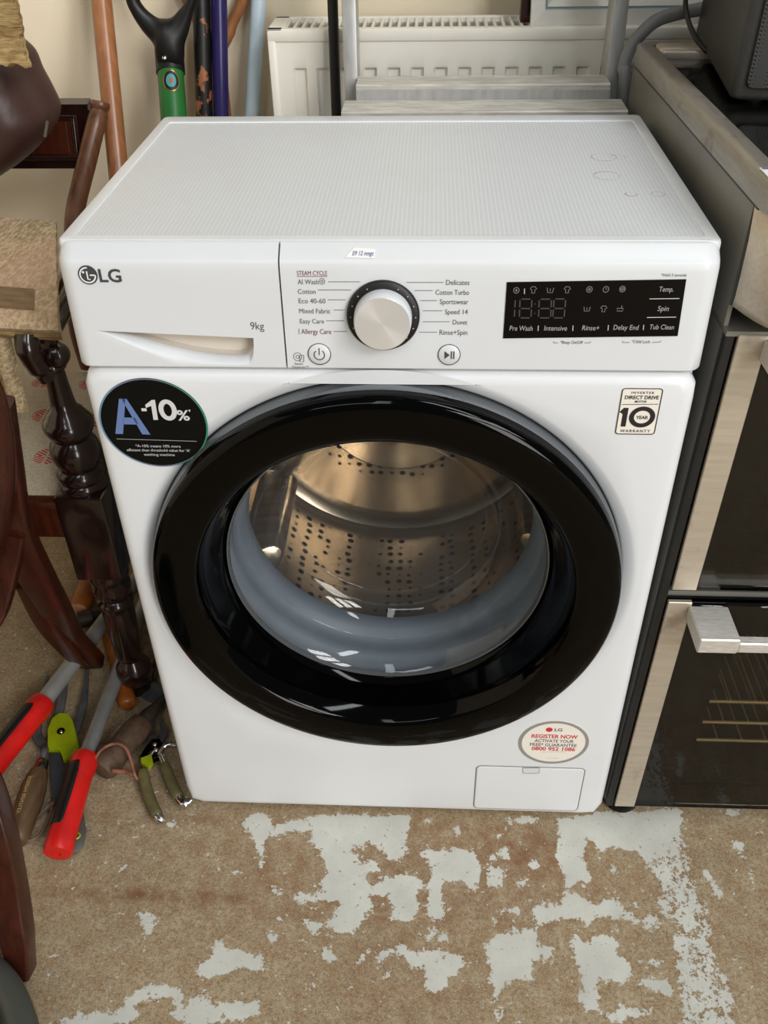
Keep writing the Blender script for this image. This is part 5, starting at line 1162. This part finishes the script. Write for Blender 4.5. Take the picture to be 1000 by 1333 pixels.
for s in (-1, 1): obj('blade', flatbar([J, J+Vector((s*.012,.05,0)), J+Vector((s*.004,.10,0))], [.03,.026,.006], .005, up=(0,0,1)), M['steel_dark'], lop, 40)

hf = thing('hand_fork', 'garden hand fork with turned wooden handle and curved steel tines under the red lopper', 'hand fork', (-.54, .06, 0))
h0, h1 = Vector(((-0.5257,-0.0636,0.018))), Vector(((-0.5329,0.0433,0.02))); hd = (h1-h0); hl = hd.length; hd.normalize()
han = obj('handle', MB().lathe([(.004,-.012),(.013,-.010),(.0165,-.002),(.0165,.01),(.0175,.03),(.0195,hl*.5),(.0185,hl*.75),(.0145,hl*.95),(.0125,hl)], h0, hd, 20, cap0=True, cap1=True), M['oak_handle'], hf, 60)
obj('ferrule', MB().lathe([(.0105,0),(.0108,.004),(.0095,.018),(.007,.020)], h1, hd, 16), M['steel'], hf, 50)
n0 = h1+hd*.018; hb = Vector(((-0.538,0.0901,0.012)))
obj('neck', MB().tube(spline([n0, n0+hd*.015+Vector((0,0,.004)), hb+Vector((0,-.004,.004)), hb+Vector((-.002,.008,0))], 5), [.0055]*10+[.006]*6, 10), M['steel_dark'], hf, 60)
for pts in (((-0.539,0.0916,0.01), (-0.5651,0.1187,0.012), (-0.5769,0.1788,0.014), (-0.5866,0.2345,0.016)), ((-0.5381,0.096,0.01), (-0.54,0.1407,0.014), (-0.5461,0.1924,0.018), (-0.5596,0.256,0.016)), ((-0.5318,0.0918,0.01), (-0.5082,0.1102,0.012), (-0.5068,0.1713,0.016), (-0.5245,0.2519,0.014))):
    obj('tine', flatbar(list(pts), [.016,.015,.013,.006], .003, up=(0,0,1)), M['steel_dark'], hf, 40)
# gilt words along the handle, reading down from the ferrule
vs_, fs_ = text_data('JOSEPH BENTLEY', .01); mx_ = max(v.x for v in vs_); up_ = Vector((-.10, -.30, .95)); up_ = (up_-hd*up_.dot(hd)).normalized(); sd_ = hd.cross(up_)
obj('lettering', MB().add([h1-hd*(.022+v.x/mx_*.062)+ (up_*math.cos(q_)+sd_*math.sin(q_))*.0199 for v in vs_ for q_ in ((v.y-.35)*.0075/.0195*-1,)], fs_), mat('gilt_print', (188,160,104), .5), han, 0)
lc = spline([(-0.5165,-0.0691,0.012), (-0.5033,-0.0626,0.012), (-0.4947,-0.0477,0.014), (-0.4934,-0.024,0.016), (-0.4944,-0.0114,0.02), (-0.5017,-0.0179,0.018), (-0.5149,-0.0346,0.01), (-0.5149,-0.0408,0.01)], 5)
obj('strap_loop', MB().tube(lc, .0022, 8), M['cord'], hf, 60); obj('strap_knot', MB().lathe([(.001,-.005),(.0045,-.003),(.005,.002),(.001,.005)], Vector(((-0.494,-0.012,0.021))), (0,0,1), 10), M['cord'], hf, 60)

fs = thing('folding_saw', 'folding pruning saw with lime green head and slate handle under the near lopper grip', 'saw', (-.49, .03, 0))
def slab(pts, th, m, name, parent, bev=.002):
    P = [Vector(p) for p in pts]; c_ = sum(P, Vector())/len(P)
    ins = lambda s: [c_+(p-c_)*s for p in P]
    sh = lambda L, dz: [p+Vector((0,0,dz)) for p in L]
    return obj(name, MB().loft([sh(ins(.97), 0), sh(P, bev), sh(P, th-bev), sh(ins(.95), th)], cap0=True, cap1=True), m, parent, 50)
hd_ = slab([(-0.5336,0.0819,0.004), (-0.547,0.1212,0.004), (-0.5472,0.144,0.004), (-0.5396,0.1551,0.004), (-0.5242,0.154,0.004), (-0.5124,0.1405,0.004), (-0.4973,0.1123,0.004), (-0.4838,0.085,0.004), (-0.4914,0.0747,0.004), (-0.5016,0.0616,0.004), (-0.5118,0.0783,0.004), (-0.5204,0.0823,0.004)], .018, M['lime'], 'saw_head', fs, .004)
obj('pivot_bolt', MB().lathe([(.0062,0),(.0060,.0015),(.0035,.0018)], Vector(((-0.5233,0.1166,0.022))), (0,0,1), 20, cap1=True), M['black_gloss'], hd_, 40); obj('bolt_cap', MB().lathe([(.0030,.0018),(.0020,.003),(.0005,.0034)], Vector(((-0.5222,0.1152,0.022))), (0,0,1), 12, cap1=True), M['chrome'], hd_, 60)
for k_ in range(4): obj('grip_rib', MB().tube([(-0.4948,0.0649,0.0225), (-0.4798,0.0739,0.0225)] if k_ == 0 else [tuple(Vector(((-0.4948,0.0649,0.0225)))+Vector((.0005*k_,.0042*k_,0))), tuple(Vector(((-0.4798,0.0739,0.0225)))+Vector((.0005*k_,.0042*k_,0)))], .0011, 6), M['lime'], hd_, 60)
slab([(-0.5319,0.0805,0.004), (-0.5152,0.0811,0.004), (-0.5011,0.0603,0.004), (-0.4895,0.0649,0.004), (-0.4634,0.0085,0.004), (-0.4387,-0.0417,0.004), (-0.4334,-0.066,0.004), (-0.4384,-0.0781,0.004), (-0.4485,-0.0808,0.004), (-0.4602,-0.0717,0.004), (-0.4805,-0.0307,0.004), (-0.5067,0.0203,0.004)], .016, M['slate'], 'saw_handle', fs, .004)
slab([(-0.4652,-0.031,0.0205), (-0.447,-0.0177,0.0205), (-0.43,-0.0545,0.0205), (-0.4266,-0.0761,0.0205), (-0.4319,-0.0868,0.0205), (-0.4419,-0.0895,0.0205), (-0.452,-0.0817,0.0205)], .003, M['slate_grey'], 'handle_end', fs, .001)
ey = Vector(((-0.4407,-0.0647,0.0245))); obj('hanging_eye', MB().lathe([(.0035,0),(.0048,.0012),(.0060,0)], ey, (0,0,1), 24), M['lime'], fs, 60)

ot = thing('old_hand_tool', 'old tool with thick weathered wooden handle and red cord lying by the secateurs', 'tool', (-.43, .11, 0))
o0, o1 = Vector(((-0.4381,0.0463,0.024))), Vector(((-0.3962,0.1387,0.026))); od = (o1-o0); ol_ = od.length; od.normalize()
hn = obj('handle', MB().lathe([(.006,-.004),(.018,-.002),(.0225,.006),(.0235,.016),(.0205,.035),(.0205,.055),(.0215,ol_*.75),(.0190,ol_*.95),(.012,ol_)], o0, od, 20, cap0=True, cap1=True), M['old_wood'], ot, 50)
obj('iron_socket', MB().lathe([(.0135,-.004),(.0130,.012),(.009,.028),(.0065,.05),(.004,.062)], o1, od, 14, cap0=True, cap1=True), M['rust_steel'], ot, 50)
obj('tang', flatbar([o1+od*.02, (-0.3857,0.1303,0.018), (-0.3788,0.1085,0.012), (-0.383,0.0983,0.008)], [.010,.012,.008], .006, up=(0,0,1)), M['rust_steel'], ot, 50)
obj('cord_loop', MB().tube(spline([(-0.4443,0.0476,0.046), (-0.4366,0.0613,0.052), (-0.4197,0.07,0.056), (-0.4036,0.068,0.052), (-0.3931,0.0552,0.04), (-0.3851,0.0386,0.022), (-0.3775,0.0379,0.012), (-0.3634,0.0453,0.01)], 6), .0024, 8), M['cord_red'], ot, 60)
obj('cord_end', MB().tube(spline([(-0.3775,0.0379,0.012), (-0.3912,0.0426,0.02), (-0.401,0.0374,0.034), (-0.415,0.0339,0.04)], 6), [.0030]*10+[.0036]*9, 8), M['cord_red'], ot, 60)

se = thing('secateurs', 'pair of secateurs with olive grips, chrome tips and lime catch by the machine corner', 'secateurs', (-.36, .06, 0))
pv = Vector(((-0.3697,0.0954,0.018)))
for nm, pts, tip in (('left', [(-0.37,0.0867,0.018), (-0.3793,0.0569,0.016), (-0.3671,0.0261,0.014), (-0.3509,-0.0035,0.012), (-0.3393,-0.0197,0.01)], ((-0.3298,-0.0281,0.008))), ('right', [(-0.3636,0.0898,0.018), (-0.3506,0.069,0.016), (-0.3366,0.0433,0.014), (-0.3225,0.021,0.012), (-0.3151,0.0121,0.01)], None)):
    P = spline(pts, 6); k0 = 7
    obj('steel_arm', MB().tube(P[:k0+4], .0055, 10, flat=.6), M['chrome'], se, 60)
    obj('olive_grip', MB().tube(P[k0:], [.0075]+[.0088]*(len(P)-k0-2)+[.0078], 14), M['olive'], se, 60)
    if tip: obj('chrome_tip', MB().tube([P[-1], lerp(P[-1], tip, .5), tip], [.0070,.0072,.0045], 14), M['chrome'], se, 60)
    else: obj('chrome_tip', MB().tube(spline([P[-1], (-0.3099,0.0045,0.01), (-0.3012,0.0015,0.011), (-0.2952,0.0068,0.013)], 5), [.0068]*6+[.0075]*5+[.005]*5, 12), M['chrome'], se, 60)
obj('chrome_bow', MB().tube(spline([(-0.3608,0.0785,0.018), (-0.3576,0.0914,0.02), (-0.348,0.0974,0.022), (-0.3358,0.0963,0.022)], 5), .0042, 10), M['chrome'], se, 60)
obj('pivot', MB().lathe([(.0085,-.006),(.010,-.003),(.010,.003),(.0085,.006)], pv, (0,0,1), 20, cap0=True, cap1=True), M['black_gloss'], se, 40)
slab([(-0.3887,0.0751,0.01), (-0.3848,0.0924,0.01), (-0.378,0.1086,0.01), (-0.3663,0.1105,0.01), (-0.3557,0.0962,0.01), (-0.3563,0.079,0.01), (-0.3672,0.0701,0.01)], .010, M['black_gloss'], 'lock_body', se, .002)
for q in (((-0.3685,0.0936,0.026)), ((-0.3643,0.0837,0.026))): obj('rivet', MB().lathe([(.0036,0),(.003,.0016),(.0006,.0022)], Vector(q), (0,0,1), 14, cap1=True), M['chrome'], se, 60)
slab([(-0.3838,0.0677,0.02), (-0.3691,0.0753,0.02), (-0.363,0.06,0.02), (-0.3651,0.0544,0.02), (-0.3661,0.0489,0.02), (-0.3709,0.0542,0.02), (-0.3801,0.0581,0.02)], .007, M['lime'], 'lime_catch', se, .0015)
for s in (-1, 1): obj('blade', flatbar([pv, pv+Vector((s*.010-.004,.03,-.004)), pv+Vector((s*.004-.012,.06,-.008))], [.016,.014,.003], .004, up=(0,0,1)), M['steel_dark'], se, 40)

om = thing('mallet', 'orange varnished wooden hammer handle with rounded end beside the carved chair foot', 'hammer', (-.46, .25, 0))
m0, m1 = Vector(((-0.4348,0.1781,0.0145))), Vector(((-0.4911,0.2934,0.016))); md = m1-m0; ml = md.length; md.normalize()
obj('handle', MB().lathe([(.003,-.0035),(.0105,-.002),(.0138,.003),(.0145,.012),(.0135,.05),(.0125,ml),(.012,ml+.09)], m0, md, 20, cap0=True, cap1=True), M['orange_wood'], om, 50)
hh_ = m1+md*.10; obj('iron_head', MB().lathe([(.012,-.045),(.0155,-.042),(.0155,-.02),(.011,-.016),(.011,.016),(.0155,.02),(.0155,.042),(.012,.045)], hh_, md.cross(Vector((0,0,1))), 18, cap0=True, cap1=True), M['rust_steel'], om, 40)
hw = thing('dark_hammer', 'brown wooden tool handle with pale sawn end lying under the armchair', 'hammer', (-.58, .45, 0))
w0, w1 = Vector(((-0.5815,0.3868,0.02))), Vector(((-0.5844,0.4798,0.02))); wd = w1-w0; wl = wd.length; wd.normalize()
obj('handle', MB().lathe([(.0175,0),(.0185,.003),(.0185,.05),(.017,wl),(.016,wl+.06)], w0, wd, 20, cap0=True, cap1=True), M['orange_wood'], hw, 50)
obj('sawn_end', MB().lathe([(.0172,-.0002),(.0165,-.0012),(.004,-.0014)], w0, wd, 20, cap1=True), M['cut_wood'], hw, 50)
obj('iron_head', MB().box((-.045,-.014,-.014), (.045,.014,.014), .004, 2, Matrix.Translation(w1+wd*.075) @ wd.to_track_quat('Y','Z').to_matrix().to_4x4()), M['rust_steel'], hw, 40)
tw = thing('steel_trowel', 'small flat grey steel trowel blade beside the machine side', 'trowel', (-.40, .22, 0))
slab([(-0.4211,0.2019,0.006), (-0.4093,0.2422,0.006), (-0.3689,0.2084,0.006), (-0.3791,0.1759,0.006)], .0035, M['steel_dark'], 'blade', tw, .001)
obj('handle', MB().tube(spline([(-0.4077,0.2387,0.01), (-0.4066,0.2554,0.018), (-0.4046,0.2906,0.018), (-0.4052,0.3269,0.018)], 4), [.005]*5+[.010]*8, 12), M['old_wood'], tw, 60)

# ------------------------------------------------------------------ cables at the cooker
single('grey_conduit', MB().tube(spline([(.305,.575,.004), (.306,.575,.40), (0.3043,0.58,0.8197), (0.301,0.59,0.8685), (0.3108,0.6,0.8969), (0.3333,0.6,0.9227), (0.364,0.61,0.9317), (0.3979,0.62,0.9353), (0.447,0.63,0.9442), (.52,.66,.93)], 8), .0085, 14), M['cable_grey'], 'thick grey conduit rising beside the ladder and bending behind the loudspeaker', 'cable', smooth=60)
single('black_speaker_cable', MB().tube(spline([(0.3689,0.6,1.0013), (0.3637,0.57,0.9582), (0.3635,0.55,0.9414), (0.3676,0.52,0.9255), (0.3769,0.5,0.9135), (0.3892,0.49,0.9066), (.42,.48,.905), (.47,.50,.904)], 8), .0032, 10), M['cable_black'], 'thin black cable looping down behind the loudspeaker onto the hob', 'cable', smooth=60)
